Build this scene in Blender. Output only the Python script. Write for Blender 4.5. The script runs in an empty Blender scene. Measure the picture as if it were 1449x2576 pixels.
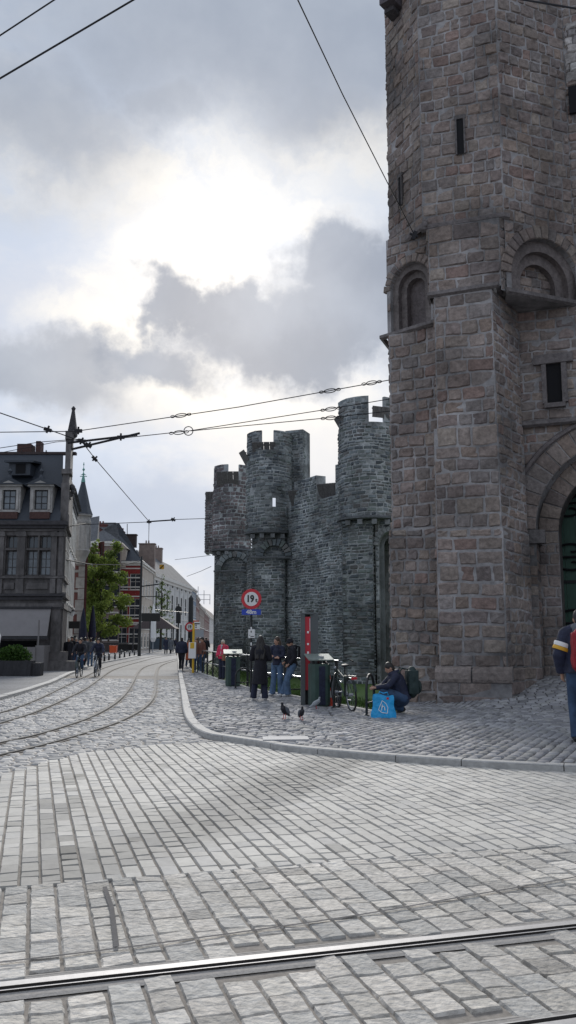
import bpy, math, random
import numpy as np
from mathutils import Vector, Matrix
S = bpy.context.scene
R = math.radians
# ------------------------------------------------------------------ camera, sky, sun, exposure
PITCH = R(8.5); FPX = 850.0; EYE = 1.6
cam = bpy.data.objects.new('camera', bpy.data.cameras.new('camera'))
S.collection.objects.link(cam); S.camera = cam
cam.location = (0, 0, EYE); cam.rotation_euler = (R(90) + PITCH, 0, 0)
cam.data.sensor_fit = 'VERTICAL'; cam.data.sensor_height = 36
cam.data.lens = FPX / 1024 * 36; cam.data.clip_start = .05; cam.data.clip_end = 4000
SUN_EL = R(24.5); SUN_AZ = R(-4.5)           # azimuth measured from +Y, negative to the left
S.view_settings.view_transform = 'Standard'; S.view_settings.look = 'None'
S.view_settings.exposure = 0.12; S.view_settings.gamma = 1

def ray(x, y):
    """slopes X/Y and Z/Y of the sight line through a point of the 1449 x 2576 photograph"""
    a = (x * 576 / 1449 - 288) / FPX; b = (512 - y * 1024 / 2576) / FPX
    c = math.cos(PITCH) - b * math.sin(PITCH)
    return a / c, (b * math.cos(PITCH) + math.sin(PITCH)) / c
def gp(x, y, z=0.0):
    rx, rz = ray(x, y); Y = (z - EYE) / rz
    return (rx * Y, Y)
def ap(x, y, Y):
    rx, rz = ray(x, y)
    return Vector((rx * Y, Y, EYE + rz * Y))

W = bpy.data.worlds.new('World'); S.world = W; W.use_nodes = True
def build_sky():
    nt = W.node_tree; N = nt.nodes; L = nt.links; N.clear()
    out = N.new('ShaderNodeOutputWorld'); bg = N.new('ShaderNodeBackground'); bg.inputs[1].default_value = .1
    L.new(bg.outputs[0], out.inputs[0])
    sky = N.new('ShaderNodeTexSky'); sky.sky_type = 'NISHITA'; sky.sun_disc = False
    sky.sun_elevation = SUN_EL; sky.sun_rotation = SUN_AZ; sky.dust_density = 2.0
    tc = N.new('ShaderNodeTexCoord')
    def vm(op, a, b=None):
        n = N.new('ShaderNodeVectorMath'); n.operation = op
        for i, q in enumerate((a, b)):
            if q is None: continue
            if isinstance(q, (tuple, list, Vector)): n.inputs[i].default_value = tuple(q)
            else: L.new(q, n.inputs[i])
        return n.outputs['Value'] if op in ('LENGTH', 'DOT_PRODUCT') else n.outputs[0]
    def m(op, a, b=0.0, clamp=False):
        n = N.new('ShaderNodeMath'); n.operation = op; n.use_clamp = clamp
        for i, q in enumerate((a, b)):
            if isinstance(q, (int, float)): n.inputs[i].default_value = q
            else: L.new(q, n.inputs[i])
        return n.outputs[0]
    def sm(v, lo, hi, a=0.0, b=1.0):
        n = N.new('ShaderNodeMapRange'); n.interpolation_type = 'SMOOTHSTEP'
        L.new(v, n.inputs[0]); n.inputs[1].default_value = lo; n.inputs[2].default_value = hi
        n.inputs[3].default_value = a; n.inputs[4].default_value = b
        return n.outputs[0]
    def noise(scale, detail, vec, rough=.55):
        n = N.new('ShaderNodeTexNoise'); n.inputs['Scale'].default_value = scale
        n.inputs['Detail'].default_value = detail; n.inputs['Roughness'].default_value = rough
        L.new(vec, n.inputs['Vector']); return n
    def mix(f, a, b):
        n = N.new('ShaderNodeMix'); n.data_type = 'RGBA'
        if isinstance(f, float): n.inputs[0].default_value = f
        else: L.new(f, n.inputs[0])
        for i, q in ((6, a), (7, b)):
            if isinstance(q, tuple): n.inputs[i].default_value = (*q, 1)
            else: L.new(q, n.inputs[i])
        return n.outputs[2]
    d = tc.outputs['Generated']
    n1 = noise(5.5, 7, d, .6); off = vm('SUBTRACT', n1.outputs['Color'], (.5, .5, .5))
    off = vm('MULTIPLY', off, (.16, .16, .16))
    n2 = noise(22, 4, d, .6); off2 = vm('MULTIPLY', vm('SUBTRACT', n2.outputs['Color'], (.5, .5, .5)), (.045,) * 3)
    dd = vm('ADD', vm('ADD', d, off), off2)
    def blob(x, y, rx, ry, soft, src=dd):
        c = Vector((ray(x, y)[0], 1, ray(x, y)[1])).normalized()
        v = vm('MULTIPLY', vm('SUBTRACT', src, c), (2138 / rx, 2.0, 2138 / ry * 1.1))
        return sm(vm('LENGTH', v), 1 + soft, 1 - soft)
    def union(bl):
        r = bl[0]
        for q in bl[1:]: r = m('MAXIMUM', r, q)
        return r
    # pale veil of high cloud, patches of blue, then the dark low clouds in front
    n3 = noise(3.2, 6, vm('MULTIPLY', d, (1, 1, 2.2)), .6)
    veil = sm(n3.outputs['Fac'], .42, .62)
    col = mix(veil, (5.0, 5.9, 7.4), (7.0, 7.2, 7.6))
    col = mix(m('MULTIPLY', blob(930, 400, 260, 130, .7), .75), col, (4.9, 5.7, 6.9))
    col = mix(m('MULTIPLY', blob(90, 760, 240, 170, .7), .7), col, (5.2, 5.8, 7.0))
    col = mix(m('MULTIPLY', blob(420, 1290, 420, 110, .7), .8), col, (3.5, 4.4, 6.0))
    col = mix(m('MULTIPLY', blob(260, 1030, 200, 60, .7), .5), col, (4.6, 4.9, 5.5))
    sd = Vector((math.sin(SUN_AZ) * math.cos(SUN_EL), math.cos(SUN_AZ) * math.cos(SUN_EL), math.sin(SUN_EL)))
    white = union([blob(600, 640, 330, 150, .6), blob(320, 690, 150, 100, .45), blob(300, 800, 190, 80, .5), blob(330, 420, 460, 90, .9), blob(840, 330, 330, 90, .8), blob(600, 960, 360, 110, .6),
                   blob(700, 860, 200, 60, .6)])
    n5 = noise(6, 7, vm('MULTIPLY', dd, (1, 1, 1.6)), .62); wv = sm(n5.outputs['Fac'], .36, .6, .35, 1.0)
    col = mix(m('MULTIPLY', m('MULTIPLY', white, wv), .95), col, (8.8, 8.6, 8.15))
    dark = union([blob(860, 680, 150, 105, .35), blob(900, 800, 285, 115, .36), blob(1050, 760, 220, 160, .5), blob(430, 770, 75, 85, .35),
                  blob(590, 800, 160, 75, .35), blob(390, 905, 120, 70, .45), blob(660, 865, 190, 60, .5), blob(780, 880, 160, 60, .5)])
    dark2 = union([blob(40, 960, 270, 95, .4), blob(230, 925, 140, 55, .6), blob(700, 60, 800, 190, .75), blob(80, 240, 240, 160, .8), blob(850, 200, 260, 120, .9), blob(420, 250, 150, 90, .9)])
    n4 = noise(7, 5, d, .55); dv = sm(n4.outputs['Fac'], .3, .7)
    col = mix(m('MULTIPLY', dark2, .88), col, mix(dv, (2.6, 3.1, 3.95), (3.7, 4.2, 5.0)))
    col = mix(m('MULTIPLY', dark, .94), col, mix(dv, (1.9, 2.5, 3.5), (3.1, 3.75, 4.8)))
    glow = m('POWER', m('MAXIMUM', vm('DOT_PRODUCT', d, sd), 0.0), 150.0)
    glow = m('MULTIPLY', m('MULTIPLY', glow, 1.5), m('SUBTRACT', 1.0, dark))
    gl = N.new('ShaderNodeCombineColor')
    for i, k in enumerate((1, .985, .95)): L.new(m('MULTIPLY', glow, k), gl.inputs[i])
    a = N.new('ShaderNodeMix'); a.data_type = 'RGBA'; a.blend_type = 'ADD'; a.inputs[0].default_value = 1
    L.new(col, a.inputs[6]); L.new(gl.outputs[0], a.inputs[7]); col = a.outputs[2]
    # away from the sun the overcast is duller
    sep = N.new('ShaderNodeSeparateXYZ'); L.new(d, sep.inputs[0])
    back = sm(sep.outputs[1], -.25, .45, SKY_BACK, 1.0)
    b = vm('MULTIPLY', col, (1, 1, 1)); sc = N.new('ShaderNodeVectorMath'); sc.operation = 'SCALE'
    L.new(b, sc.inputs[0]); L.new(back, sc.inputs[3])
    col = mix(.06, sc.outputs[0], sky.outputs[0])
    L.new(col, bg.inputs[0])
SKY_BACK = .95
build_sky()
sun = bpy.data.objects.new('sun', bpy.data.lights.new('sun', 'SUN')); S.collection.objects.link(sun)
sun.data.energy = 3.0; sun.data.angle = R(13); sun.data.color = (1, .96, .9)
sun.rotation_euler = (R(90) - SUN_EL, 0, R(180) - SUN_AZ)

# ------------------------------------------------------------------ materials
MAT = {}
def mat(name, col=(.5, .5, .5), rough=.7, metal=0.0, attr=False, nscale=0, namp=0.0, bump=0.0, bscale=30, spec=.5, alpha=None, stain=0.0, transl=0.0, stretch=(1, 1, 1), emit=None, bdist=.02):
    if name in MAT: return MAT[name]
    M = bpy.data.materials.new(name); MAT[name] = M; M.use_nodes = True
    nt = M.node_tree; N = nt.nodes; L = nt.links; P = N['Principled BSDF']
    P.inputs['Roughness'].default_value = rough; P.inputs['Metallic'].default_value = metal
    P.inputs['Specular IOR Level'].default_value = spec
    tc = N.new('ShaderNodeTexCoord'); mp = N.new('ShaderNodeMapping'); mp.inputs[3].default_value = stretch
    geo = N.new('ShaderNodeNewGeometry'); L.new(geo.outputs['Position'], mp.inputs[0])
    if attr:
        a = N.new('ShaderNodeAttribute'); a.attribute_name = 'Col'; base = a.outputs['Color']
    else:
        a = N.new('ShaderNodeRGB'); a.outputs[0].default_value = (*col, 1); base = a.outputs[0]
    def mul(base, fac_out, lo, hi):
        r = N.new('ShaderNodeMapRange'); r.inputs[1].default_value = .3; r.inputs[2].default_value = .7
        r.inputs[3].default_value = lo; r.inputs[4].default_value = hi; L.new(fac_out, r.inputs[0])
        v = N.new('ShaderNodeVectorMath'); v.operation = 'SCALE'; L.new(base, v.inputs[0]); L.new(r.outputs[0], v.inputs[3])
        return v.outputs[0]
    if namp:
        n = N.new('ShaderNodeTexNoise'); n.inputs['Scale'].default_value = nscale; n.inputs['Detail'].default_value = 6
        n.inputs['Roughness'].default_value = .65; L.new(mp.outputs[0], n.inputs['Vector'])
        base = mul(base, n.outputs['Fac'], 1 - namp, 1 + namp)
    if stain:
        n = N.new('ShaderNodeTexNoise'); n.inputs['Scale'].default_value = .55; n.inputs['Detail'].default_value = 4
        L.new(mp.outputs[0], n.inputs['Vector']); base = mul(base, n.outputs['Fac'], 1 - stain, 1 + stain * .6)
    L.new(base, P.inputs['Base Color'])
    if bump:
        n = N.new('ShaderNodeTexNoise'); n.inputs['Scale'].default_value = bscale; n.inputs['Detail'].default_value = 5
        L.new(mp.outputs[0], n.inputs['Vector'])
        b = N.new('ShaderNodeBump'); b.inputs['Strength'].default_value = bump; b.inputs['Distance'].default_value = bdist
        L.new(n.outputs['Fac'], b.inputs['Height']); L.new(b.outputs[0], P.inputs['Normal'])
    if transl:
        t = N.new('ShaderNodeBsdfTranslucent'); L.new(base, t.inputs[0]); x = N.new('ShaderNodeMixShader')
        x.inputs[0].default_value = transl; L.new(P.outputs[0], x.inputs[1]); L.new(t.outputs[0], x.inputs[2])
        L.new(x.outputs[0], N['Material Output'].inputs[0])
    return M
mat('tower_stone', attr=True, rough=.88, nscale=9, namp=.32, bump=1.0, bscale=13, stain=.42, spec=.25, bdist=.03)
mat('curtain_stone', attr=True, rough=.85, nscale=7, namp=.25, bump=.5, bscale=14, stain=.3, spec=.3)
mat('sett_rough', attr=True, rough=.85, nscale=16, namp=.28, bump=1.0, bscale=24, stain=.14, spec=.3, bdist=.02)
mat('sett_smooth', attr=True, rough=.85, nscale=14, namp=.10, bump=.35, bscale=90, stain=.16, spec=.2, bdist=.004)
mat('sett_pave', attr=True, rough=.8, nscale=24, namp=.15, bump=.6, bscale=30, stain=.15, spec=.35, bdist=.01)
mat('mortar', (.30, .29, .295), .95, nscale=6, namp=.3, bump=.4, stain=.75)
mat('mortar_dark', (.33, .35, .36), .95, nscale=5, namp=.45, bump=.4, stain=.8)
mat('joint_dirt', (.10, .09, .085), .95, nscale=20, namp=.4, bump=.5)
mat('joint_sand', (.21, .19, .17), .95, nscale=25, namp=.3)
mat('joint_pave', (.075, .072, .075), .95, nscale=20, namp=.3)
mat('road_far', (.29, .285, .28), .9, spec=.15, nscale=7, namp=.22, bump=.5, bscale=9, stain=.15, stretch=(1, .5, 1))
mat('pave_far', (.20, .2, .205), .9, spec=.15, nscale=9, namp=.3, bump=.6, bscale=10, stain=.15)
mat('kerb', (.37, .365, .355), .8, spec=.25, nscale=14, namp=.18, bump=.3, bscale=40)
mat('asphalt_strip', (.30, .285, .27), .9, spec=.15, nscale=40, namp=.2, bump=.5, bscale=90, bdist=.005)
mat('steel', (.32, .315, .32), .62, .4, nscale=30, namp=.12)
mat('steel_worn', (.16, .155, .15), .85, 0, spec=.2, nscale=30, namp=.3)
mat('groove', (.045, .04, .038), .9)
mat('black_metal', (.018, .02, .022), .4, .3, spec=.5)
mat('rail_top', (.55, .57, .6), .25, 1.0)
mat('bin_green', (.025, .055, .045), .42, 0, nscale=5, namp=.3)
mat('bin_lid', (.20, .24, .22), .6, .2, nscale=12, namp=.25)
mat('red_panel', (.45, .012, .03), .45)
mat('panel_grey', (.075, .085, .09), .5, nscale=3, namp=.15)
mat('white_paint', (.8, .8, .8), .5); mat('sign_red', (.55, .015, .03), .35)
mat('sign_white', (.72, .72, .72), .35); mat('sign_blue', (.01, .05, .42), .35); mat('sign_black', (.012,) * 3, .5)
mat('sign_back', (.28, .30, .33), .45, .3); mat('yellow_pole', (.62, .38, .02), .45)
mat('cone_red', (.6, .05, .02), .5); mat('cone_white', (.6, .6, .6), .5); mat('orange_bin', (.55, .07, .01), .5)
mat('grass', (.05, .10, .012), .8, nscale=3, namp=.45, bump=.6, bscale=40)
mat('leaf', attr=True, rough=.6, transl=.45, spec=.3); mat('bark', (.035, .03, .028), .9, nscale=12, namp=.3)
mat('door_green', (.014, .052, .034), .6, nscale=4, namp=.3, stretch=(8, 8, 1), stain=.2); mat('iron', (.01, .01, .012), .55, .5)
mat('void', (.006, .006, .008), .95); mat('glass_dark', (.03, .04, .05), .12, 0, spec=.7, nscale=.8, namp=.5)
mat('glass_far', (.02, .024, .03), .6, 0, spec=.2, nscale=.5, namp=.5)
mat('glass_light', (.12, .14, .16), .15, 0, spec=.7, nscale=1.5, namp=.5)
mat('slate', (.030, .038, .052), .55, nscale=9, namp=.25, bump=.5, bscale=25, stretch=(1, 1, 5)); mat('slate_grey', (.12, .125, .135), .9, spec=.15, nscale=4, namp=.3, bump=.4, bscale=20, stain=.2)
mat('stone_grey', (.12, .112, .112), .85, nscale=5, namp=.4, bump=.4, bscale=20, stain=.5, stretch=(1, 1, .5)); mat('stone_pale', (.34, .33, .32), .8, nscale=3, namp=.25, stain=.3)
mat('stone_sooty', (.045, .043, .048), .85, nscale=5, namp=.4, bump=.4, bscale=20)
mat('shutter_wood', (.12, .115, .115), .8, nscale=14, namp=.4, stretch=(1, 1, .3))
mat('wood_dark', (.03, .03, .034), .8, nscale=14, namp=.4, stretch=(1, 1, .3)); mat('brick_brown', (.065, .032, .028), .85, nscale=10, namp=.35)
mat('brick_red', (.22, .022, .02), .8, nscale=5, namp=.22, stain=.15); mat('brick_dark', (.14, .055, .05), .85, nscale=6, namp=.3)
mat('trim_white', (.62, .60, .56), .7, nscale=4, namp=.12); mat('plaster_white', (.56, .56, .55), .8, nscale=2, namp=.1, stain=.12)
mat('plaster_beige', (.48, .42, .36), .8, nscale=2, namp=.12, stain=.1); mat('plaster_blue', (.16, .22, .30), .8, nscale=2, namp=.12)
mat('plaster_brown', (.22, .17, .15), .85, nscale=2, namp=.2); mat('copper', (.12, .30, .26), .6)
mat('fabric_awning', (.22, .21, .215), .85, nscale=3, namp=.08); mat('panel_board', (.17, .16, .16), .7, nscale=3, namp=.1)
mat('roof_brown', (.05, .035, .035), .8, nscale=6, namp=.3); mat('planter_blue', (.07, .10, .13), .7, nscale=2, namp=.2)
mat('skin', (.42, .24, .17), .55); mat('hair_dark', (.012, .009, .008), .5, nscale=60, namp=.5, stretch=(1, 1, .1)); mat('hair_brown', (.045, .025, .015), .5, nscale=60, namp=.5, stretch=(1, 1, .1))
mat('hair_white', (.5, .45, .38), .6, nscale=50, namp=.3)
mat('cloth_black', (.008, .008, .014), .85, nscale=14, namp=.4, bump=.5, bscale=12, bdist=.03); mat('cloth_navy', (.010, .014, .038), .75, nscale=10, namp=.35, bump=.6, bscale=11, bdist=.04)
mat('cloth_brown', (.12, .045, .03), .75, bump=.5, bscale=14); mat('cloth_pink', (.55, .02, .08), .7, bump=.5, bscale=14); mat('cloth_orange', (.35, .08, .03), .7)
mat('cloth_grey', (.10, .11, .13), .8, bump=.5, bscale=14); mat('cloth_scarf', (.42, .40, .42), .85, nscale=40, namp=.3, bump=.5, bscale=25)
mat('denim', (.075, .13, .22), .8, nscale=9, namp=.35, bump=.5, bscale=14, bdist=.03); mat('denim_dark', (.03, .06, .12), .8, nscale=9, namp=.35, bump=.5, bscale=14)
mat('leather_tan', (.22, .09, .04), .6); mat('shoe_white', (.6, .6, .6), .6); mat('shoe_dark', (.015, .015, .018), .6)
mat('pack_green', (.012, .028, .028), .7, bump=.5, bscale=12); mat('pack_red', (.26, .006, .016), .6, nscale=6, namp=.25, bump=.4, bscale=10)
mat('band_white', (.7, .7, .7), .6); mat('band_yellow', (.6, .32, .02), .6)
mat('bag_blue', (.01, .32, .66), .45, bump=.9, bscale=9, bdist=.05, nscale=5, namp=.15); mat('bird_dark', (.012, .012, .018), .5); mat('bird_grey', (.3, .32, .34), .6)
mat('rubber', (.015,) * 3, .8); mat('bike_green', (.02, .035, .03), .35, .2); mat('reflector', (.5, .01, .02), .3); mat('wire', (.03, .03, .034), .85, 0, spec=.2)
mat('cover_plate', (.36, .36, .37), .8, 0, nscale=20, namp=.2)

# ------------------------------------------------------------------ mesh builder
class MB:
    def __init__(s): s.v = []; s.n = 0; s.loops = []; s.tot = []; s.mi = []; s.col = []; s.anycol = False
    def add(s, verts, faces, mi=0, col=None):
        verts = np.asarray(verts, float).reshape(-1, 3); b = s.n
        s.v.append(verts); s.n += len(verts)
        if isinstance(faces, np.ndarray):
            s.loops.append((faces + b).ravel()); s.tot.append(np.full(len(faces), faces.shape[1])); k = len(faces)
        else:
            s.loops.append(np.array([i + b for f in faces for i in f])); s.tot.append(np.array([len(f) for f in faces])); k = len(faces)
        s.mi.append(np.full(k, mi) if np.isscalar(mi) else mi)
        if col is None: col = np.ones((len(verts), 3)) * .5
        else:
            s.anycol = True; col = np.asarray(col, float)
            if col.ndim == 1: col = np.tile(col, (len(verts), 1))
        s.col.append(col); return s
    def box(s, c, d, rz=0.0, mi=0, taper=1.0, col=None, rot=None):
        x, y, z = d[0] / 2, d[1] / 2, d[2] / 2; t = taper
        v = [Vector(q) for q in ((-x, -y, -z), (x, -y, -z), (x, y, -z), (-x, y, -z), (-x * t, -y * t, z), (x * t, -y * t, z), (x * t, y * t, z), (-x * t, y * t, z))]
        Mx = rot if rot is not None else Matrix.Rotation(rz, 3, 'Z')
        v = [tuple(Mx @ q + Vector(c)) for q in v]
        return s.add(v, [(0, 3, 2, 1), (4, 5, 6, 7), (0, 1, 5, 4), (1, 2, 6, 5), (2, 3, 7, 6), (3, 0, 4, 7)], mi, col)
    def prism(s, poly, z0, z1, mi=0, top=None, col=None):
        n = len(poly); a = sum(poly[i][0] * poly[(i + 1) % n][1] - poly[(i + 1) % n][0] * poly[i][1] for i in range(n))
        if a < 0: poly = poly[::-1]
        top = poly if top is None else (top[::-1] if a < 0 else top)
        v = [(p[0], p[1], z0) for p in poly] + [(p[0], p[1], z1) for p in top]
        f = [tuple(range(n))[::-1], tuple(range(n, 2 * n))] + [(i, (i + 1) % n, n + (i + 1) % n, n + i) for i in range(n)]
        return s.add(v, f, mi, col)
    def tube(s, pts, r, seg=8, mi=0, cap=True, closed=False, col=None):
        pts = [Vector(p) for p in pts]; n = len(pts); rr = r if isinstance(r, (list, tuple)) else [r] * n
        vs = []; up = None
        for i, p in enumerate(pts):
            a = pts[i - 1] if (i or closed) else p; b = pts[(i + 1) % n] if (i < n - 1 or closed) else p
            t = (b - a).normalized()
            if up is None:
                up = Vector((0, 0, 1)) if abs(t.z) < .9 else Vector((1, 0, 0))
            x = t.cross(up).normalized(); y = x.cross(t).normalized(); up = y
            for k in range(seg):
                g = 2 * math.pi * k / seg; vs.append(tuple(p + (x * math.cos(g) + y * math.sin(g)) * rr[i]))
        fs = []
        m_ = n if closed else n - 1
        for i in range(m_):
            for k in range(seg):
                j = (i + 1) % n
                fs.append((i * seg + k, i * seg + (k + 1) % seg, j * seg + (k + 1) % seg, j * seg + k))
        if cap and not closed: fs += [tuple(range(seg))[::-1], tuple(range((n - 1) * seg, n * seg))]
        return s.add(vs, [f[::-1] for f in fs], mi, col)
    def ball(s, c, r, seg=12, rings=8, mi=0, rot=None):
        if not isinstance(r, (list, tuple)): r = (r, r, r)
        v = []; f = []
        for i in range(rings + 1):
            ph = math.pi * i / rings
            for k in range(seg):
                g = 2 * math.pi * k / seg
                q = Vector((math.sin(ph) * math.cos(g) * r[0], math.sin(ph) * math.sin(g) * r[1], math.cos(ph) * r[2]))
                if rot is not None: q = rot @ q
                v.append(tuple(q + Vector(c)))
        for i in range(rings):
            for k in range(seg): f.append((i * seg + k, (i + 1) * seg + k, (i + 1) * seg + (k + 1) % seg, i * seg + (k + 1) % seg))
        return s.add(v, f, mi)
    def lathe(s, prof, c=(0, 0, 0), seg=16, mi=0, rot=None):
        v = []; n = len(prof)
        for r, z in prof:
            for k in range(seg):
                g = 2 * math.pi * k / seg; q = Vector((r * math.cos(g), r * math.sin(g), z))
                if rot is not None: q = rot @ q
                v.append(tuple(q + Vector(c)))
        f = [(i * seg + k, i * seg + (k + 1) % seg, (i + 1) * seg + (k + 1) % seg, (i + 1) * seg + k) for i in range(n - 1) for k in range(seg)]
        f += [tuple(range(seg))[::-1], tuple(range((n - 1) * seg, n * seg))]
        return s.add(v, f, mi)
    def build(s, name, mats, parent=None, smooth=False):
        me = bpy.data.meshes.new(name); v = np.concatenate(s.v); lo = np.concatenate(s.loops).astype(np.int32); tot = np.concatenate(s.tot).astype(np.int32)
        me.vertices.add(len(v)); me.vertices.foreach_set('co', v.astype(np.float32).ravel())
        me.loops.add(len(lo)); me.loops.foreach_set('vertex_index', lo)
        me.polygons.add(len(tot)); st = np.concatenate(([0], np.cumsum(tot)[:-1])).astype(np.int32)
        me.polygons.foreach_set('loop_start', st); me.polygons.foreach_set('loop_total', tot)
        if isinstance(mats, str): mats = [mats]
        for q in mats: me.materials.append(MAT[q])
        me.polygons.foreach_set('material_index', np.concatenate(s.mi).astype(np.int32))
        me.polygons.foreach_set('use_smooth', np.full(len(tot), smooth))
        if s.anycol:
            ca = me.color_attributes.new('Col', 'FLOAT_COLOR', 'POINT'); c = np.concatenate(s.col)
            ca.data.foreach_set('color', np.concatenate([c, np.ones((len(c), 1))], 1).astype(np.float32).ravel())
        me.update(calc_edges=True); me.validate()
        o = bpy.data.objects.new(name, me); S.collection.objects.link(o)
        if parent is not None: o.parent = parent
        return o
def thing(name, label, cat, group=None, loc=(0, 0, 0), rz=0.0):
    o = bpy.data.objects.new(name, None); S.collection.objects.link(o); o.location = loc; o.rotation_euler = (0, 0, rz)
    o.empty_display_size = .2; return tag(o, label, cat, group)
def tag(o, label, cat, group=None):
    o['label'] = label; o['category'] = cat
    if group: o['group'] = group
    return o
def struct(o, kind='structure'): o['kind'] = kind; return o
def copy_tree(o, parent=None, **kw):
    c = o.copy(); S.collection.objects.link(c)
    if parent is not None: c.parent = parent
    for ch in list(o.children): copy_tree(ch, c)
    for k, v in kw.items():
        if k == 'loc': c.location = v
        elif k == 'rz': c.rotation_euler = (0, 0, v)
        else: c[k] = v
    return c

# ------------------------------------------------------------------ stone laying
def inpoly(P, poly):
    x, y = P[..., 0], P[..., 1]; r = np.zeros(x.shape, bool); n = len(poly)
    for i in range(n):
        x0, y0 = poly[i]; x1, y1 = poly[(i + 1) % n]
        c = (y0 > y) != (y1 > y)
        with np.errstate(divide='ignore', invalid='ignore'):
            r ^= c & (x < (x1 - x0) * (y - y0) / (y1 - y0 + 1e-12) + x0)
    return r
def stones(mb, mapf, Wd, Hd, course, width, gap=.015, bulge=.02, bevel=.02, n=4, jit=.006, rough=.004, keep=None, warp=None, pal=None, val=.18, seed=0, mi=0, wob=0.0, t0=0.0, s0=0.0, base=-.01, drop=0.0, tilt=0.0, tint=None, gap_t=None):
    gap_t = gap if gap_t is None else gap_t
    rs = np.random.RandomState(seed); q = []
    t = t0
    while t < Hd - course[0] * .35:
        h = rs.uniform(*course)
        if t + h > Hd - course[0] * .5: h = Hd - t
        s = s0 - rs.uniform(0, width[1])
        while s < Wd:
            w = rs.uniform(*width); a, b = max(s, s0), min(s + w, Wd)
            if Wd - b < width[0] * .4: b = Wd
            if b - a > width[0] * .3: q.append((a, b, t, t + h))
            s = s + w if b < Wd else Wd + 1
        t += h
    if not q: return
    q = np.array(q); sc = (q[:, 0] + q[:, 1]) / 2; tc = (q[:, 2] + q[:, 3]) / 2
    m = np.ones(len(q), bool)
    if keep is not None: m &= keep(sc, tc)
    if drop: m &= rs.rand(len(q)) > drop
    q = q[m]; N = len(q)
    if not N: return
    w = q[:, 1] - q[:, 0] - gap; h = q[:, 3] - q[:, 2] - gap_t
    ea = np.clip(bevel / w, .03, .3); eb = np.clip(bevel / h, .03, .3)
    k = np.linspace(0, 1, n - 2)
    A = np.concatenate([np.zeros((N, 1)), ea[:, None] + (1 - 2 * ea[:, None]) * k[None], np.ones((N, 1))], 1)
    B = np.concatenate([np.zeros((N, 1)), eb[:, None] + (1 - 2 * eb[:, None]) * k[None], np.ones((N, 1))], 1)
    Sg = (q[:, 0] + gap / 2)[:, None, None] + w[:, None, None] * A[:, None, :] + np.zeros((N, n, n))
    Tg = (q[:, 2] + gap_t / 2)[:, None, None] + h[:, None, None] * B[:, :, None] + np.zeros((N, n, n))
    Sg += rs.uniform(-jit, jit, Sg.shape); Tg += rs.uniform(-jit, jit, Tg.shape)
    if wob: Tg += wob * (np.sin(Sg * 2.1 + Tg * .7) + .6 * np.sin(Sg * 4.7 + Tg * 3.1))
    inner = np.zeros((n, n), bool); inner[1:-1, 1:-1] = True
    D = np.where(inner[None], (bulge * rs.uniform(.5, 1.4, (N, 1, 1))) + rs.normal(0, rough, (N, n, n)), base)
    if tilt: D += np.where(inner[None], tilt * (rs.normal(0, 1, (N, 1, 1)) * (A[:, None, :] - .5) + rs.normal(0, 1, (N, 1, 1)) * (B[:, :, None] - .5)), 0)
    if warp is not None: Sg, Tg = warp(Sg, Tg)
    P = mapf(Sg.ravel(), Tg.ravel(), D.ravel())
    i = np.arange(n - 1); a = (i[:, None] * n + i[None]).ravel()
    f = np.stack([a, a + 1, a + n + 1, a + n], 1)
    F = (f[None] + (np.arange(N) * n * n)[:, None, None]).reshape(-1, 4)
    pal = np.array(pal); c = pal[rs.randint(0, len(pal), N)] * (1 + rs.uniform(-val, val, (N, 1)))
    if tint is not None:
        pc = mapf((q[:, 0] + q[:, 1]) / 2, (q[:, 2] + q[:, 3]) / 2, q[:, 0] * 0); c = c * tint(pc[:, 0], pc[:, 1], rs)[:, None]
    mb.add(P, F, mi, np.repeat(c, n * n, 0))
def planemap(p0, p1, z0):
    """wall from p0 (left, seen from outside) to p1: s along, t up, d outward"""
    d = np.array([p1[0] - p0[0], p1[1] - p0[1]]); L = np.hypot(*d); d = d / L; nx, ny = d[1], -d[0]
    return L, lambda s, t, k: np.stack([p0[0] + d[0] * s + nx * k, p0[1] + d[1] * s + ny * k, z0 + t], -1)
def cylmap(c, r, a0, z0, sgn=1):
    return lambda s, t, k: np.stack([c[0] + (r + k) * np.cos(a0 + s / r), c[1] + (r + k) * np.sin(a0 + s / r), z0 + t], -1)
# ------------------------------------------------------------------ ground
def smooth(x, a, b):
    t = np.clip((np.asarray(x, float) - a) / (b - a), 0, 1); return t * t * (3 - 2 * t)
def hgt(x, y):
    """height of the castle pavement: a kerb high, with a ramp up to the gate"""
    x = np.asarray(x, float); y = np.asarray(y, float)
    return .08 + .55 * smooth((x - 3.2) * .75 + (y - 19) * .75, 0, 4.4) * smooth(x, 2.6, 4.6) * smooth(y, 14, 19) + .08 * smooth(x, 2.2, 4.6) * smooth(y, 10.2, 12.5)
def G(x, y):
    p = gp(x, y, .08)
    for _ in range(6): p = gp(x, y, float(hgt(*p)))
    return p
def on(x, y):
    p = G(x, y); return (p[0], p[1], float(hgt(*p)))
def densify(pts, n=6):
    P = [Vector((p[0], p[1], 0)) for p in pts]; out = []
    for i in range(len(P) - 1):
        a = P[i - 1] if i else 2 * P[0] - P[1]; b, c = P[i], P[i + 1]; d = P[i + 2] if i + 2 < len(P) else 2 * P[-1] - P[-2]
        for k in range(n):
            t = k / n
            q = .5 * ((2 * b) + (c - a) * t + (2 * a - 5 * b + 4 * c - d) * t * t + (3 * b - a - 3 * c + d) * t ** 3)
            out.append((q.x, q.y))
    return out + [(P[-1].x, P[-1].y)]
def offset(poly, d):
    out = []
    for i, p in enumerate(poly):
        a = Vector(poly[max(i - 1, 0)]); b = Vector(poly[min(i + 1, len(poly) - 1)]); t = (b - a).normalized()
        out.append((p[0] + t.y * d, p[1] - t.x * d))
    return out
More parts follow.
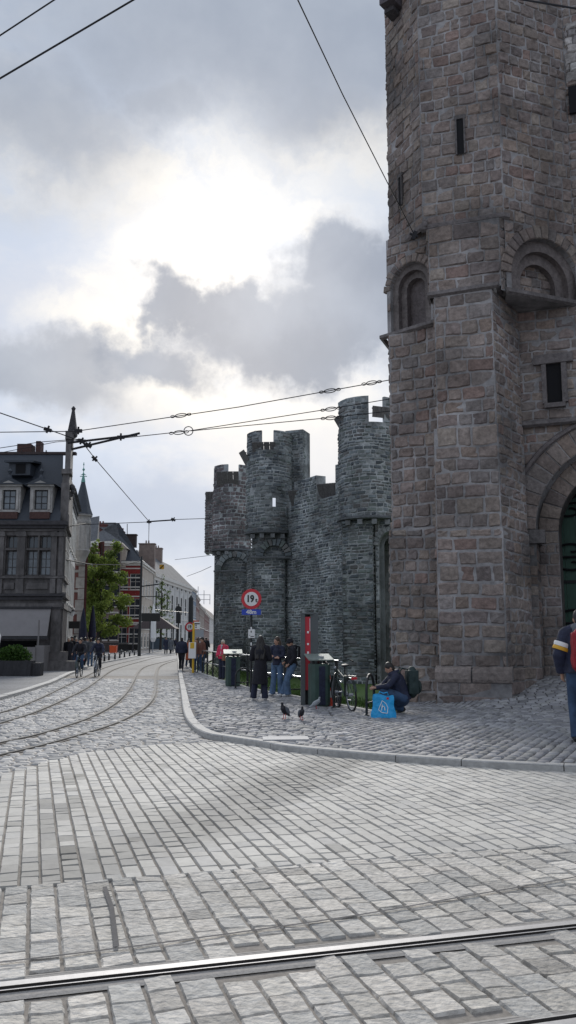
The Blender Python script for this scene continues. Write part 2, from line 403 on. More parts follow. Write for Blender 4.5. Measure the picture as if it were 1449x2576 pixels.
def ribbon(mb, L, Rr, zl, zr, mi=0):
    n = len(L); v = [(p[0], p[1], zl) for p in L] + [(p[0], p[1], zr) for p in Rr]
    mb.add(v, [(i, n + i, n + i + 1, i + 1) for i in range(n - 1)], mi)
def distpoly(P, line):
    P = np.asarray(P, float); d = np.full(len(P), 1e9)
    for i in range(len(line) - 1):
        a = np.array(line[i]); b = np.array(line[i + 1]); ab = b - a
        t = np.clip(((P - a) @ ab) / (ab @ ab + 1e-9), 0, 1)
        d = np.minimum(d, np.hypot(*(P - (a + t[:, None] * ab)).T))
    return d

KERB = densify([gp(*p) for p in [(446, 1636), (446, 1650), (448, 1690), (455, 1750), (462, 1800), (480, 1832), (515, 1855), (570, 1866), (660, 1880), (740, 1893), (1050, 1921), (1449, 1944), (1900, 1962)]])
EDGE = densify([gp(*p, .08) for p in [(530, 1640), (505, 1652), (482, 1668), (480, 1680), (500, 1690), (571, 1714), (650, 1734), (740, 1750), (921, 1784), (1000, 1797)]])
mb = MB(); mb.add([(-900, -60, -.62), (900, -60, -.62), (900, 1500, -.62), (-900, 1500, -.62)], [(0, 1, 2, 3)])
struct(mb.build('ground', 'joint_dirt'))
mb = MB(); mb.prism([(-90, -20)] + [(16, -20), (16, KERB[-1][1])] + [(p[0] + .05, p[1]) for p in KERB[::-1]] + [(KERB[0][0] + .3, KERB[0][1]), (KERB[0][0] - 3, 420), (-90, 420)], -.6, -.011)
struct(mb.build('road_bed', 'joint_sand'))
mb = MB(); mb.prism([(p[0], p[1]) for p in KERB[:30]] + [p for p in EDGE if p[1] > 28][::-1] , -.5, .0) if False else None
mb = MB(); Y0 = 38.0; KRIGHT = float(np.interp(38, [p[1] for p in KERB[::-1]], [p[0] for p in KERB[::-1]])) + .02
mb.add([(-60, Y0, -.004), (KRIGHT, Y0, -.004), (-8, 120, -.004), (-17, 400, -.004), (-60, 400, -.004)], [(0, 1, 2, 3, 4)])
struct(mb.build('road_surface', 'road_far'))
# rails (metre gauge tram)
TA = R(16.5)
RAILS = []
def rl(pts, z=0.0): RAILS.append(densify([gp(*p, z) for p in pts]))
def nearrail(t):  # straight rail across the foreground at frame distance t
    c, s_ = math.cos(TA), math.sin(TA)
    return [(-s_ * t + c * s, c * t + s_ * s) for s in np.linspace(-9, 12, 40)]
RAILS.append(nearrail(4.42)); RAILS.append(nearrail(3.36))
Z = lambda L: [(zx * .552 / 1.59, (2540 + zy * .552) / 1.59) for zx, zy in L]
rl(Z([(-420, 985), (-150, 915), (0, 872), (300, 802), (600, 718), (780, 662), (900, 614), (1010, 556), (1080, 500), (1118, 445), (1130, 390), (1133, 330), (1136, 270), (1160, 228), (1215, 202), (1300, 182), (1420, 165)]))
rl(Z([(-420, 870), (-150, 815), (0, 782), (250, 728), (480, 660), (650, 600), (800, 522), (890, 450), (935, 395), (970, 335), (1000, 275), (1035, 240), (1090, 218), (1180, 197), (1290, 172), (1420, 152)]))
rl(Z([(-420, 720), (-150, 672), (0, 640), (250, 562), (480, 462), (640, 378), (800, 264), (900, 226), (1010, 195), (1130, 165), (1260, 146), (1420, 130)]))
rl(Z([(-300, 625), (0, 565), (200, 498), (350, 432), (500, 358), (620, 300), (740, 245), (850, 210), (1000, 176), (1150, 148), (1300, 134), (1440, 122)]))
for i, L_ in enumerate(RAILS):
    near = i < 2
    mb = MB()
    kq = .85 if near else .75
    def strip(a, b, z0, z1, mi): ribbon(mb, offset(L_, a * kq), offset(L_, b * kq), z0, z1, mi)
    sg = -1 if i == 1 else 1
    w = 1.0
    # running head, groove, guard lip; a band of asphalt on both sides
    kq = 1.0 if near else .8
    for (a, b, z, mi) in ([(-.115, -.045, .0, 2), (-.045, .012, .014, 0), (.012, .016, .014, 1), (.016, .045, -.012, 1), (.045, .058, .012, 0), (.058, .115, .0, 2)] if sg > 0 else
                          [(-.115, -.058, .0, 2), (-.058, -.045, .012, 0), (-.045, -.016, -.012, 1), (-.012, .045, .014, 0), (.045, .115, .0, 2)]):
        strip(a, b, z, z, mi)
    for a in (-.045, .012, .045): strip(a, a + .0015, .014, -.012, 1)
    tag(mb.build('tram_rail', ['steel' if i < 2 else 'steel_worn', 'groove', 'asphalt_strip' if i < 2 else 'joint_sand']),
        ['long bright grooved tram rail crossing the whole foreground', 'dark tram rail cutting the bottom right corner of the picture', 'right rail of the nearer curving tram track, closest to the castle kerb',
         'shiny left rail of the nearer curving tram track', 'right rail of the farther curving tram track on the left', 'thin worn leftmost rail of the farther tram track by the left kerb'][i], 'tram rail', 'tram rails in the street')
def frame(ang, z=0.0, h=None, o=(0, 0)):
    c, s_ = math.cos(ang), math.sin(ang)
    def f(s, t, k):
        x = o[0] + c * s - s_ * t; y = o[1] + s_ * s + c * t
        return np.stack([x, y, (z if h is None else h(x, y)) + k], -1)
    return f
def keeper(mf, poly, off, rails=None, rd=.13):
    def k(s, t):
        P = mf(s + off[0], t + off[1], s * 0)[:, :2]; m = inpoly(P, poly)
        for L_ in (rails or []): m &= distpoly(P, L_) > rd
        return m
    return k
def lay(mb, ang, poly, course, width, rails=None, rd=.13, swap=False, z=0.0, h=None, **kw):
    P = np.array(poly); a = -ang; q = np.stack([P[:, 0] * math.cos(a) - P[:, 1] * math.sin(a), P[:, 0] * math.sin(a) + P[:, 1] * math.cos(a)], 1)
    lo = q.min(0); hi = q.max(0); f = frame(ang, z, h)
    mf = lambda s, t, k: f(s + lo[0], t + lo[1], k)
    kf = keeper(mf, poly, (0, 0), rails, rd)
    stones(mb, mf, hi[0] - lo[0], hi[1] - lo[1], course, width, keep=kf, **kw)
# foreground of big rough setts between and around the near rails; rows run away from the camera
AB = [(-7, 6.1 / math.cos(TA) - 7 * math.tan(TA)), (9, 6.1 / math.cos(TA) + 9 * math.tan(TA))]
AB[0] = (-7, 6.12 / math.cos(TA) + -7 * math.tan(TA)); 
tintA = lambda x, y, rs: np.where(rs.rand(len(x)) > .94, .72, 1.0) * (1 - .10 * np.sin(x * 1.3 + y * .7) * np.sin(y * 1.1 - x * .4))
polyA = [(-7, 0.5), (9, 0.5), AB[1], AB[0]]
palA = [(.47, .445, .405), (.43, .41, .38), (.50, .47, .43), (.38, .37, .35), (.46, .44, .41)]
mb = MB()
crack = [(-7, 4.75 / math.cos(TA) - 7 * math.tan(TA)), (-.2, 4.85 / math.cos(TA) - .2 * math.tan(TA)), (9, 5.75 / math.cos(TA) + 9 * math.tan(TA))]
crack = densify([gp(*p) for p in [(-300, 2462), (0, 2428), (300, 2392), (600, 2352), (900, 2308), (1150, 2264), (1449, 2211), (1800, 2140)]])
slot = [gp(*p) for p in [(263, 2236), (281, 2290), (293, 2388)]]
lay(mb, TA - R(90), polyA, (.15, .195), (.12, .27), rails=RAILS[:2] , rd=.14, gap=.008, gap_t=.015, bulge=.003, bevel=.007, n=6, jit=.0035, rough=.0009, pal=palA, val=.12, seed=3, base=-.012, tilt=.005, tint=tintA)
struct(mb.build('rough_setts', 'sett_rough'))
mb = MB()
for L_, w_ in ((crack, .010), (slot, .014)): ribbon(mb, offset(L_, -w_), offset(L_, w_), .014, .014)
struct(mb.build('pavement_crack', 'joint_pave'))
mb = MB()
for L_ in RAILS[:2]:
    ribbon(mb, offset(L_, -.14), offset(L_, -.113), -.004, .001); ribbon(mb, offset(L_, .113), offset(L_, .14), .001, -.004)
struct(mb.build('rail_bedding', 'asphalt_strip'))
# smooth pale setts in straight rows
kn = [p for p in KERB if p[1] < 14.2]
P0 = gp(570, 1868)
polyB = [AB[0], AB[1]] + [p for p in KERB if p[0] > P0[0]][::-1] + [gp(570, 1868), gp(420, 1872), gp(230, 1892), gp(100, 1920), gp(0, 1952), gp(-250, 2010)]
palB = [(.52, .50, .465), (.50, .48, .445), (.54, .52, .48), (.47, .455, .43), (.51, .49, .455)]
SHADE_BAND = [gp(*p) for p in [(40, 2205), (300, 2140), (520, 2065), (700, 1980), (870, 1900)]]  # soft diagonal shadow put into the sett colours as a darker tint
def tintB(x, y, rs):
    P_ = np.stack([x, y], 1); d = distpoly(P_, SHADE_BAND); k = 1 - .36 * smooth(d, .75, .15)
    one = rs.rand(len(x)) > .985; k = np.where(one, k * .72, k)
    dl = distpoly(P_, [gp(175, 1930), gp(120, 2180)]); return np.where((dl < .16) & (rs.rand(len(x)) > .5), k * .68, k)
mb = MB()
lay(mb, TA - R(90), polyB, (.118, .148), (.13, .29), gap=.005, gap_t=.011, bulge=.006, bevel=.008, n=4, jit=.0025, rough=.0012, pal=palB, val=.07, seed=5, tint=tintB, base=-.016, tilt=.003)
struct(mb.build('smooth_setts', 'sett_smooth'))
# small cobbles in the street, up to the last setts that can be told apart
polyC = [gp(-250, 2010), gp(0, 1952), gp(100, 1920), gp(230, 1892), gp(420, 1872), gp(570, 1868), gp(515, 1857), gp(480, 1834), gp(462, 1802), gp(455, 1752), (KERB[14][0], 26.0), (-22, 26.0), (-22, 12)]
mb = MB()
palC = [(.40, .39, .38), (.34, .335, .33), (.44, .43, .42), (.29, .285, .28), (.42, .405, .39)]
kc = [p for p in KERB if 12 < p[1] < 39 and p[0] < 0.2]
kc = sorted(kc, key=lambda p: p[1])
polyC = [gp(-250, 2010), gp(0, 1952), gp(100, 1920), gp(230, 1892), gp(420, 1872), gp(560, 1867)] + [p for p in kc if p[1] > 13.2 and p[1] < 38.2] + [(-22, 38.1), (-22, 12)]
lay(mb, R(4), polyC, (.13, .17), (.16, .30), rails=RAILS[2:], rd=.09, gap=.018, bulge=.008, bevel=.03, n=4, jit=.008, rough=.002, pal=palC, val=.14, seed=7, base=-.018, tilt=.005)
struct(mb.build('street_cobbles', 'sett_pave', smooth=True))
# raised pavement in front of the castle
ne = len(EDGE)
tower_back = [(2.7, 21.6), (3.6, 23), (9.5, 23), (16, 20), (16, KERB[-1][1])]
pavepoly = [p for p in KERB] + [(16, 12.5), (16, 23), (3.4, 23), (2.7, 21.3)] + EDGE[::-1]
def sheet(name, m, poly, h, step=.6, side=None):
    """pavement as a grid following h, clipped to poly: rim polygon cut by bmesh"""
    import bmesh
    bm = bmesh.new(); vs = [bm.verts.new((p[0], p[1], 0)) for p in poly]; f = bm.faces.new(vs); bm.normal_update()
    if f.normal.z < 0: bmesh.ops.reverse_faces(bm, faces=[f])
    bmesh.ops.triangulate(bm, faces=bm.faces[:])
    for ax, (lo, hi) in ((0, (-6, 16)), (1, (9, 24))):
        q = lo
        while q < hi:
            bmesh.ops.bisect_plane(bm, geom=bm.verts[:] + bm.edges[:] + bm.faces[:], plane_co=(q, 0, 0) if ax == 0 else (0, q, 0), plane_no=(1, 0, 0) if ax == 0 else (0, 1, 0))
            q += step
    for v in bm.verts: v.co.z = float(h(v.co.x, v.co.y))
    me = bpy.data.meshes.new(name); bm.to_mesh(me); bm.free(); me.materials.append(MAT[m])
    o = bpy.data.objects.new(name, me); S.collection.objects.link(o); return o
struct(sheet('castle_pavement_bed', 'joint_pave', pavepoly, lambda x, y: hgt(x, y) - .012 * (y < 28) ))
pk = offset(KERB, .20) if True else None
# which side of the kerb line is the pavement: to the right of travel
palD = [(.27, .27, .285), (.22, .22, .235), (.31, .31, .32), (.19, .19, .2), (.25, .25, .25)]
inner = [p for p in offset(KERB, -.21)]
polyD = inner + [(16, 12.7), (16, 22.9), (3.4, 22.9), (2.7, 21.3)] + EDGE[::-1]
polyD = [p for p in polyD]
cut = [(-9, 5), (20, 5), (20, 28), (-9, 28)]
mb = MB()
def layD(ang, sub, seed):
    P = np.array(polyD); f = frame(ang, 0, lambda x, y: hgt(x, y))
    lay2 = lambda s, t: None
    a = -ang; Q = np.array(sub); q = np.stack([Q[:, 0] * math.cos(a) - Q[:, 1] * math.sin(a), Q[:, 0] * math.sin(a) + Q[:, 1] * math.cos(a)], 1)
    lo = q.min(0); hi = q.max(0); mf = lambda s, t, k: f(s + lo[0], t + lo[1], k)
    def kf(s, t):
        P_ = mf(s, t, s * 0)[:, :2]; return inpoly(P_, polyD) & inpoly(P_, sub)
    stones(mb, mf, hi[0] - lo[0], hi[1] - lo[1], (.13, .165), (.16, .26), keep=kf, gap=.018, bulge=.008, bevel=.02, n=4, jit=.008, rough=.002, pal=palD, val=.16, seed=seed, base=-.014, tilt=.006)
layD(R(4), [(-9, 5), (.9, 5), (.9, 40), (-9, 40)], 11)
layD(R(62), [(.9, 5), (4.4, 5), (4.4, 28), (.9, 28)], 12)
layD(R(-6), [(4.4, 5), (16, 5), (16, 28), (4.4, 28)], 13)
struct(mb.build('castle_pavement', 'sett_pave', smooth=True))
mb = MB(); far = []
kf_ = [p for p in inner if p[1] > 39.5]
ribbon(mb, kf_, [(min(EDGE, key=lambda e: abs(e[1] - p[1]))[0], p[1]) for p in kf_], .083, .083)
struct(mb.build('castle_pavement_far', 'pave_far'))
# kerb stones: long blocks following the curve
def kerbline(line, z1, wd, seglen, name, label, side=1, z0=-.05, m='kerb', kind=True):
    mb = MB(); i = 0; rs = random.Random(4)
    acc = [0]
    for a, b in zip(line, line[1:]): acc.append(acc[-1] + math.dist(a, b))
    out = offset(line, -wd * side)
    L_ = acc[-1]; s = 0.0
    def at(s, l):
        j = max(0, min(len(line) - 2, int(np.searchsorted(acc, s) - 1))); t = (s - acc[j]) / max(acc[j + 1] - acc[j], 1e-6)
        return (l[j][0] * (1 - t) + l[j + 1][0] * t, l[j][1] * (1 - t) + l[j + 1][1] * t)
    while s < L_ - .1:
        e = min(s + seglen * rs.uniform(.8, 1.2), L_); g = .006; ks = np.linspace(s + g, e - g, 5)
        A = [at(k, line) for k in ks]; B = [at(k, out) for k in ks]; b = .018; C = [(p[0] * .9 + q_[0] * .1, p[1] * .9 + q_[1] * .1) for p, q_ in zip(A, B)]
        dz = rs.uniform(-.004, .004)
        v = [(p[0], p[1], z0) for p in A] + [(p[0], p[1], z1 - b + dz) for p in A] + [(p[0], p[1], z1 + dz) for p in C] + [(p[0], p[1], z1 + dz) for p in B] + [(p[0], p[1], z0) for p in B]
        f = [(r * 5 + j, r * 5 + j + 1, (r + 1) * 5 + j + 1, (r + 1) * 5 + j) for r in range(4) for j in range(4)]
        f += [(0, 5, 10, 15, 20), (4, 24, 19, 14, 9)]
        mb.add(v, f); s = e
    o = mb.build(name, m)
    return struct(o)
kerbline(KERB, .088, .17, 1.1, 'kerb', '', side=1)
# left pavement and kerb
KL = densify([gp(*p) for p in [(-260, 1835), (0, 1762), (60, 1745), (128, 1722), (150, 1712), (178, 1698), (200, 1690), (245, 1672), (330, 1655), (390, 1641), (425, 1633)]])
kerbline(KL, .10, .2, 1.2, 'kerb', '', side=1)
lp = offset(KL, -.18 * -1)
mb = MB()
lk = [p for p in KL]
mb.prism([(p[0] - .15, p[1] + .12) for p in lk] + [(-25, 170), (-90, 170), (-90, 10)], -.02, .088)
struct(mb.build('left_pavement', 'pave_far'))
# grass bank down to the foot of the castle wall
ed = [p for p in EDGE]
mb = MB(); n = len(ed)
bot = [(p[0] + .9, p[1] + .9) for p in ed]
bank = [(p[0] + .08, p[1] + .04, .04) for p in ed]; v = bank + [(p[0] + 3.0, p[1] + 3.0, -.5) for p in ed] + [(p[0] + 24, p[1] + 14, -.52) for p in ed]
mb.add(v, [(r * n + i, r * n + i + 1, (r + 1) * n + i + 1, (r + 1) * n + i) for r in range(2) for i in range(n - 1)])
struct(mb.build('grass_bank', 'grass', smooth=True))
rs = np.random.RandomState(3); pts = []
mb = MB(); k = 16000
ii = rs.randint(0, n - 1, k); tt = rs.rand(k); E = np.array(ed); base = E[ii] * (1 - tt[:, None]) + E[ii + 1] * tt[:, None]; off = rs.rand(k) ** .8 * 5; 
bx = base[:, 0] + .1 + off * .72; by = base[:, 1] + .1 + off * .72; bz = np.interp(off * 1.0, [0, 4.1, 9], [.04, -.5, -.52])
a = rs.rand(k) * 6.28; hh = rs.uniform(.05, .13, k); w = .012
V = np.stack([np.stack([bx - w * np.cos(a), by - w * np.sin(a), bz], 1), np.stack([bx + w * np.cos(a), by + w * np.sin(a), bz], 1), np.stack([bx + rs.normal(0, .03, k), by + rs.normal(0, .03, k), bz + hh], 1)], 1).reshape(-1, 3)
keep = (bx < 2.6) | (by > 24)
mb.add(V, np.arange(3 * k).reshape(-1, 3)[keep])
struct(mb.build('grass', 'grass'), 'stuff')
# long dressed stones under the railing
kerbline([(p[0], p[1]) for p in EDGE[6:]][::-1], .10, .16, 1.6, 'kerb', '', side=1, z0=-.4)

# ------------------------------------------------------------------ castle gate tower
palT = [(.215, .185, .175), (.20, .17, .165), (.235, .205, .19), (.185, .165, .16), (.21, .175, .165), (.195, .18, .18), (.25, .215, .195), (.225, .195, .185), (.205, .185, .18), (.225, .185, .165), (.21, .16, .148), (.165, .145, .145), (.26, .23, .21), (.21, .18, .17), (.22, .19, .18), (.19, .165, .16), (.21, .185, .175), (.23, .195, .18)]
palT = [(a * 1.10, b * 1.06, c * 1.02) for a, b, c in palT]
def archwarp(cx, cz, r, base=None, rj=None):
    rj = r if rj is None else rj
    """push stone corners out of an arched opening (centre cx,cz; sides straight down to base)"""
    def f(Sg, Tg):
        Sg = Sg.copy(); Tg = Tg.copy(); dx = Sg - cx; dz = Tg - cz; rr = np.hypot(dx, dz)
        m = (dz >= 0) & (rr < r); k = np.where(m, r / np.maximum(rr, 1e-3), 1)
        Sg = np.where(m, cx + dx * k, Sg); Tg = np.where(m, cz + dz * k, Tg)
        if base is not None:
            m2 = (dz < 0) & (np.abs(dx) < rj) & (Tg > base); Sg = np.where(m2, cx + np.sign(dx) * rj, Sg)
        return Sg, Tg
    return f
def archkeep(cx, cz, r, base, rj=None):
    rj = r if rj is None else rj
    return lambda s, t: ~(((np.hypot(s - cx, t - cz) < r) & (t >= cz)) | ((np.abs(s - cx) < rj) & (t < cz) & (t > base)))
def holed_back(mb, mf, Wd, Hd, cx, cz, r, base, depth, mi=0, cols=None, soff=True):
    """flat backing sheet with an arched hole and its soffit going in by depth"""
    n = 24; ang = [math.pi * i / n for i in range(n + 1)]
    inn = [(cx + r * math.cos(a), cz + r * math.sin(a)) for a in ang]           # right springing .. left springing
    def add(q, f): 
        q = np.array(q, float); mb.add(mf(q[:, 0], q[:, 1], q[:, 2]), f, mi)
    top = [(Wd * (1 - i / n) if True else 0, Hd, 0) for i in range(n + 1)]
    outer = []
    for i, a in enumerate(ang):
        x = Wd - (Wd) * i / n; outer.append((x, Hd, 0))
    q = [(p[0], p[1], 0) for p in inn] + outer
    add(q, [(i, n + 1 + i, n + 2 + i, i + 1) for i in range(n)])
    add([(cx + r, cz, 0), (Wd, cz, 0), (Wd, Hd, 0)], [(0, 1, 2)]); add([(cx - r, cz, 0), (0, Hd, 0), (0, cz, 0)], [(0, 1, 2)])
    add([(cx + r, base, 0), (Wd, base, 0), (Wd, cz, 0), (cx + r, cz, 0)], [(0, 1, 2, 3)]); add([(0, base, 0), (cx - r, base, 0), (cx - r, cz, 0), (0, cz, 0)], [(0, 1, 2, 3)])
    if base > 0: add([(0, 0, 0), (Wd, 0, 0), (Wd, base, 0), (0, base, 0)], [(0, 1, 2, 3)])
    if soff: soffit(mb, mf, cx, cz, r, base, 0, depth, mi)
def soffit(mb, mf, cx, cz, r, base, d0, d1, mi=0, col=None, sill=True):
    n = 24; pr = [(cx + r, base)] + [(cx + r * math.cos(math.pi * i / n), cz + r * math.sin(math.pi * i / n)) for i in range(n + 1)] + [(cx - r, base)]
    if sill: pr.append((cx + r, base))
    q = np.array([(p[0], p[1], -d0) for p in pr] + [(p[0], p[1], -d1) for p in pr]); m = len(pr)
    mb.add(mf(q[:, 0], q[:, 1], q[:, 2]), [(i, i + 1, m + i + 1, m + i) for i in range(m - 1)], mi, col)
def voussoirs(mb, mf, cx, cz, r0, r1, k, d, pal, seed=0, gap=.02, a0=0.0, a1=math.pi, mi=0, depth=.12):
    rs = random.Random(seed)
    for i in range(k):
        g = gap / r0 / 2; A = a0 + (a1 - a0) * i / k + g; B = a0 + (a1 - a0) * (i + 1) / k - g; ro = r1 + rs.uniform(-.02, .04); dd = d + rs.uniform(-.008, .012)
        b = .02; q = []
        for (x0, x1, y0, y1, z) in ((A, B, r0, ro, -depth), (A, B, r0, ro, dd - b), (A + b / r1, B - b / r1, r0 + b, ro - b, dd)):
            for a, rr in ((x0, y0), (x0, y1), ((x0 + x1) / 2, y1), (x1, y1), (x1, y0), ((x0 + x1) / 2, y0)): q.append((cx + rr * math.cos(a), cz + rr * math.sin(a), z))
        q = np.array(q); c = np.array(rs.choice(pal)) * rs.uniform(.85, 1.15)
        mb.add(mf(q[:, 0], q[:, 1], q[:, 2]), [(r * 6 + j, r * 6 + (j + 1) % 6, (r + 1) * 6 + (j + 1) % 6, (r + 1) * 6 + j) for r in range(2) for j in range(6)] + [(12, 13, 14, 17), (14, 15, 16, 17)], mi, c)
def ringface(mb, mf, cx, cz, r0, r1, base, d, mi=0, col=None):
    n = 24; q = []
    for r in (r0, r1):
        q += [(cx + r, base, -d)] + [(cx + r * math.cos(math.pi * i / n), cz + r * math.sin(math.pi * i / n), -d) for i in range(n + 1)] + [(cx - r, base, -d)]
    q = np.array(q); m = n + 3; mb.add(mf(q[:, 0], q[:, 1], q[:, 2]), [(i, m + i, m + i + 1, i + 1) for i in range(m - 1)], mi, col)
def moulding(mb, pts, z, hgt_, out, mi=0, col=None):
    """string course along pts (open polyline, outside on the right of travel left->right)"""
    o = offset(pts, out); n = len(pts)
    v = [(p[0], p[1], z) for p in pts] + [(p[0], p[1], z + hgt_ * .35) for p in o] + [(p[0], p[1], z + hgt_) for p in o] + [(p[0], p[1], z + hgt_ * 1.25) for p in pts]
    f = [(r * n + i, r * n + i + 1, (r + 1) * n + i + 1, (r + 1) * n + i) for r in range(3) for i in range(n - 1)]
    f += [(0, n, 2 * n, 3 * n), (n - 1, 4 * n - 1, 3 * n - 1, 2 * n - 1)]
    mb.add(v, f, mi, col)

TW = thing('gate_tower', 'tall brown grey stone gatehouse tower with blind arches and a green gate on the right', 'castle tower')
PL, PR = (3.52, 19.97), (4.89, 19.41); CL, C0, C1, C2 = (2.74, 21.62), (3.40, 20.12), (5.27, 19.45), (7.24, 20.28)
Q = (5.85, 20.90); QE = (Q[0] + .93 * 5.6, Q[1] - .37 * 5.6); HT = 21.5
DS = dict(course=(.21, .30), width=(.22, .47), gap=.017, bulge=.026, bevel=.03, jit=.016, rough=.010, pal=palT, val=.2, wob=.018, n=5, tilt=.014)
def wall(mb, a, b, z0, z1, seed, back=True, **kw):
    L_, mf = planemap(a, b, z0); P = dict(DS); P.update(kw); stones(mb, mf, L_, z1 - z0, seed=seed, mi=0, **P)
    if back: mb.add(mf(np.array([0, L_, L_, 0.]), np.array([0, 0, z1 - z0, z1 - z0]), np.zeros(4)), [(0, 1, 2, 3)], 1)
    return L_, mf
TM = ['tower_stone', 'mortar']
# core mass behind the facing
mb = MB(); mb.prism([(3.4, 22.0), (4.2, 21.2), (5.4, 21.2), (6.2, 23.4), (9, 26), (4, 26), (3.3, 24)], -.5, 11.0)
mb.prism([(CL[0] + .1, CL[1] + .1), (C0[0] + .1, C0[1] + .12), (C1[0] - .02, C1[1] + .15), (C2[0] - .1, C2[1] + .2), (7.2, 22.6), (6, 24), (3.6, 24)], 12.1, HT)
mb.build('core', 'mortar', TW)
# upper octagon
mb = MB()
for (a, b, z0, sd) in ((CL, C0, 11.9, 21), (C0, C1, 11.8, 22)):
    wall(mb, a, b, z0, HT, sd, drop=.01, course=(.28, .34))
CK = (CL[0] + .75, CL[1] + 1.9); wall(mb, CK, CL, 11.9, HT, 24)
# slit windows in the two facets: recessed dark openings with a plain frame
mb.build('upper_octagon', TM, TW)
for (a, b, s, z, w_, h_) in ((C0, C1, .92, 13.62, .17, .95), (CL, C0, .62, 12.9, .12, .8)):
    L_, mf = planemap(a, b, 0); m2 = MB()
    q = np.array([(s, z, .046), (s + w_, z, .046), (s + w_, z + h_, .046), (s, z + h_, .046)]); m2.add(mf(q[:, 0], q[:, 1], q[:, 2]), [(0, 1, 2, 3)], 1)
    for (x0, x1, y0, y1) in ((s - .04, s, z, z + h_), (s + w_, s + w_ + .04, z, z + h_), (s - .06, s + w_ + .06, z + h_, z + h_ + .1)):
        q = np.array([(x, y, k) for k in (.03, .075) for x, y in ((x0, y0), (x1, y0), (x1, y1), (x0, y1))]); m2.add(mf(q[:, 0], q[:, 1], q[:, 2]), [(4, 5, 6, 7), (0, 1, 5, 4), (1, 2, 6, 5), (2, 3, 7, 6), (3, 0, 4, 7)], 0, (.13, .12, .12))
    m2.build('slit_window', ['tower_stone', 'void'], TW)
# right facet with the great blind arch
L_, mf = planemap(C1, C2, 9.95); cx, cz, r = 1.22, .42, 1.07
mb = MB(); stones(mb, mf, L_, HT - 9.95, seed=31, keep=archkeep(cx, cz, r + .30, -.1, r), warp=archwarp(cx, cz, r + .30, -.1, r), **dict(DS, course=(.28, .34)))
holed_back(mb, mf, L_, HT - 9.95, cx, cz, r, 0, .55, 1)
voussoirs(mb, mf, cx, cz, r, r + .30, 17, .035, palT, 5)
mb.build('right_facet', TM, TW)
mb = MB()
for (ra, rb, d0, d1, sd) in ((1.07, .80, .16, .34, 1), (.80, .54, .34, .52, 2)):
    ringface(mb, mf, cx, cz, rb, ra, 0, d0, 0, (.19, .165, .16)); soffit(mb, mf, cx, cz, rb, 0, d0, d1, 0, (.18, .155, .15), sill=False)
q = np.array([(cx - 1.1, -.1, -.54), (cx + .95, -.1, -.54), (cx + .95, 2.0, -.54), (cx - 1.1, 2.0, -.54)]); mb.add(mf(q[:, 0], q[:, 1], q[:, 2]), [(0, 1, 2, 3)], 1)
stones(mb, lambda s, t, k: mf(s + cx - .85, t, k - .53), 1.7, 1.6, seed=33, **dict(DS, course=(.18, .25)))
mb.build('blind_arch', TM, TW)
# band between the arches, over the buttress head
mb = MB(); moulding(mb, [(C0[0] - .03, C0[1] + .02), C0, C1, (C1[0] + .12, C1[1] + .05)], 11.72, .16, .07, 0, (.19, .17, .17))
HL, HR = (3.56, 19.93), (4.98, 19.36)
wall(mb, (3.50, 19.99), (5.12, 19.40), 10.0, 11.75, 35, course=(.3, .36), width=(.35, .7))
wall(mb, (5.12, 19.40), (5.34, 19.56), 9.9, 11.75, 36)
wall(mb, (3.62, 20.5), (3.50, 19.99), 10.0, 11.75, 37)
mb.build('buttress_head', TM, TW)
mb = MB(); moulding(mb, [(3.70, 20.6), (3.50, 19.99), (4.99, 19.36), (5.5, 20.6)], 9.92, .13, .10, 0, (.17, .155, .155))
mb.build('string_course', TM, TW)
# buttress shaft, in three slightly stepped lifts, and its plinth
mb = MB(); nB = (-.378, -.926)
def sh(p, d, e=0): return (p[0] + nB[0] * d - nB[1] * 0 + e * .926, p[1] + nB[1] * d - e * .378)
for (z0, z1, d, e0, e1, sd) in ((6.6, 9.92, .0, .08, .0, 41), (4.15, 6.6, .03, .0, .03, 42), (.95, 4.15, .06, -.0, .06, 43)):
    a = sh(PL, d, e0); b = sh(PR, d, e1)
    wall(mb, a, b, z0, z1, sd, width=(.32, .66), course=(.29, .40), gap=.026 if z0 > 1 else .04)
    wall(mb, b, (Q[0] + e1 * .93, Q[1] - .2), z0, z1, sd + 10, width=(.3, .6), bulge=.015, val=.12)
    wall(mb, (a[0] + .37 * .6, a[1] + .93 * .6), a, z0, z1, sd + 20)
    q = [a, b, (b[0] + .42, b[1] + 1), (a[0] + .42, a[1] + 1)]
    mb.prism([(p[0] + .02, p[1] + .02) for p in q], z0, z1 - .002, 1)
mb.build('buttress', TM, TW)
mb = MB(); a = sh(PL, .16, -.05); b = sh(PR, .16, .14)
wall(mb, a, b, .0, .62, 51, course=(.28, .34), width=(.5, .9), drop=.06); wall(mb, b, (Q[0] + .25, Q[1] - .1), .0, .95, 52, course=(.28, .34), width=(.5, .9))
wall(mb, (a[0] + .2, a[1] + .7), a, 0, .62, 53)
rs_ = random.Random(3)
for (u0, u1) in ((-.02, .47), (.49, 1.02)):
    p = (a[0] + (b[0] - a[0]) * u0, a[1] + (b[1] - a[1]) * u0); q_ = (a[0] + (b[0] - a[0]) * u1, a[1] + (b[1] - a[1]) * u1)
    tb = 10; prof = [(0, .62), (.03, .63), (.05, .70), (.05, .84), (.02, .92), (-.06, .98), (-.2, 1.0)]
    v = []
    for (d, z) in prof:
        for k in range(tb + 1):
            t = k / tb; jx = rs_.uniform(-.012, .012); v.append((p[0] + (q_[0] - p[0]) * t + nB[0] * (d + jx), p[1] + (q_[1] - p[1]) * t + nB[1] * (d + jx), z + rs_.uniform(-.008, .008)))
    mb.add(v, [(r * (tb + 1) + k, r * (tb + 1) + k + 1, (r + 1) * (tb + 1) + k + 1, (r + 1) * (tb + 1) + k) for r in range(len(prof) - 1) for k in range(tb)], 0, (.24, .205, .19))
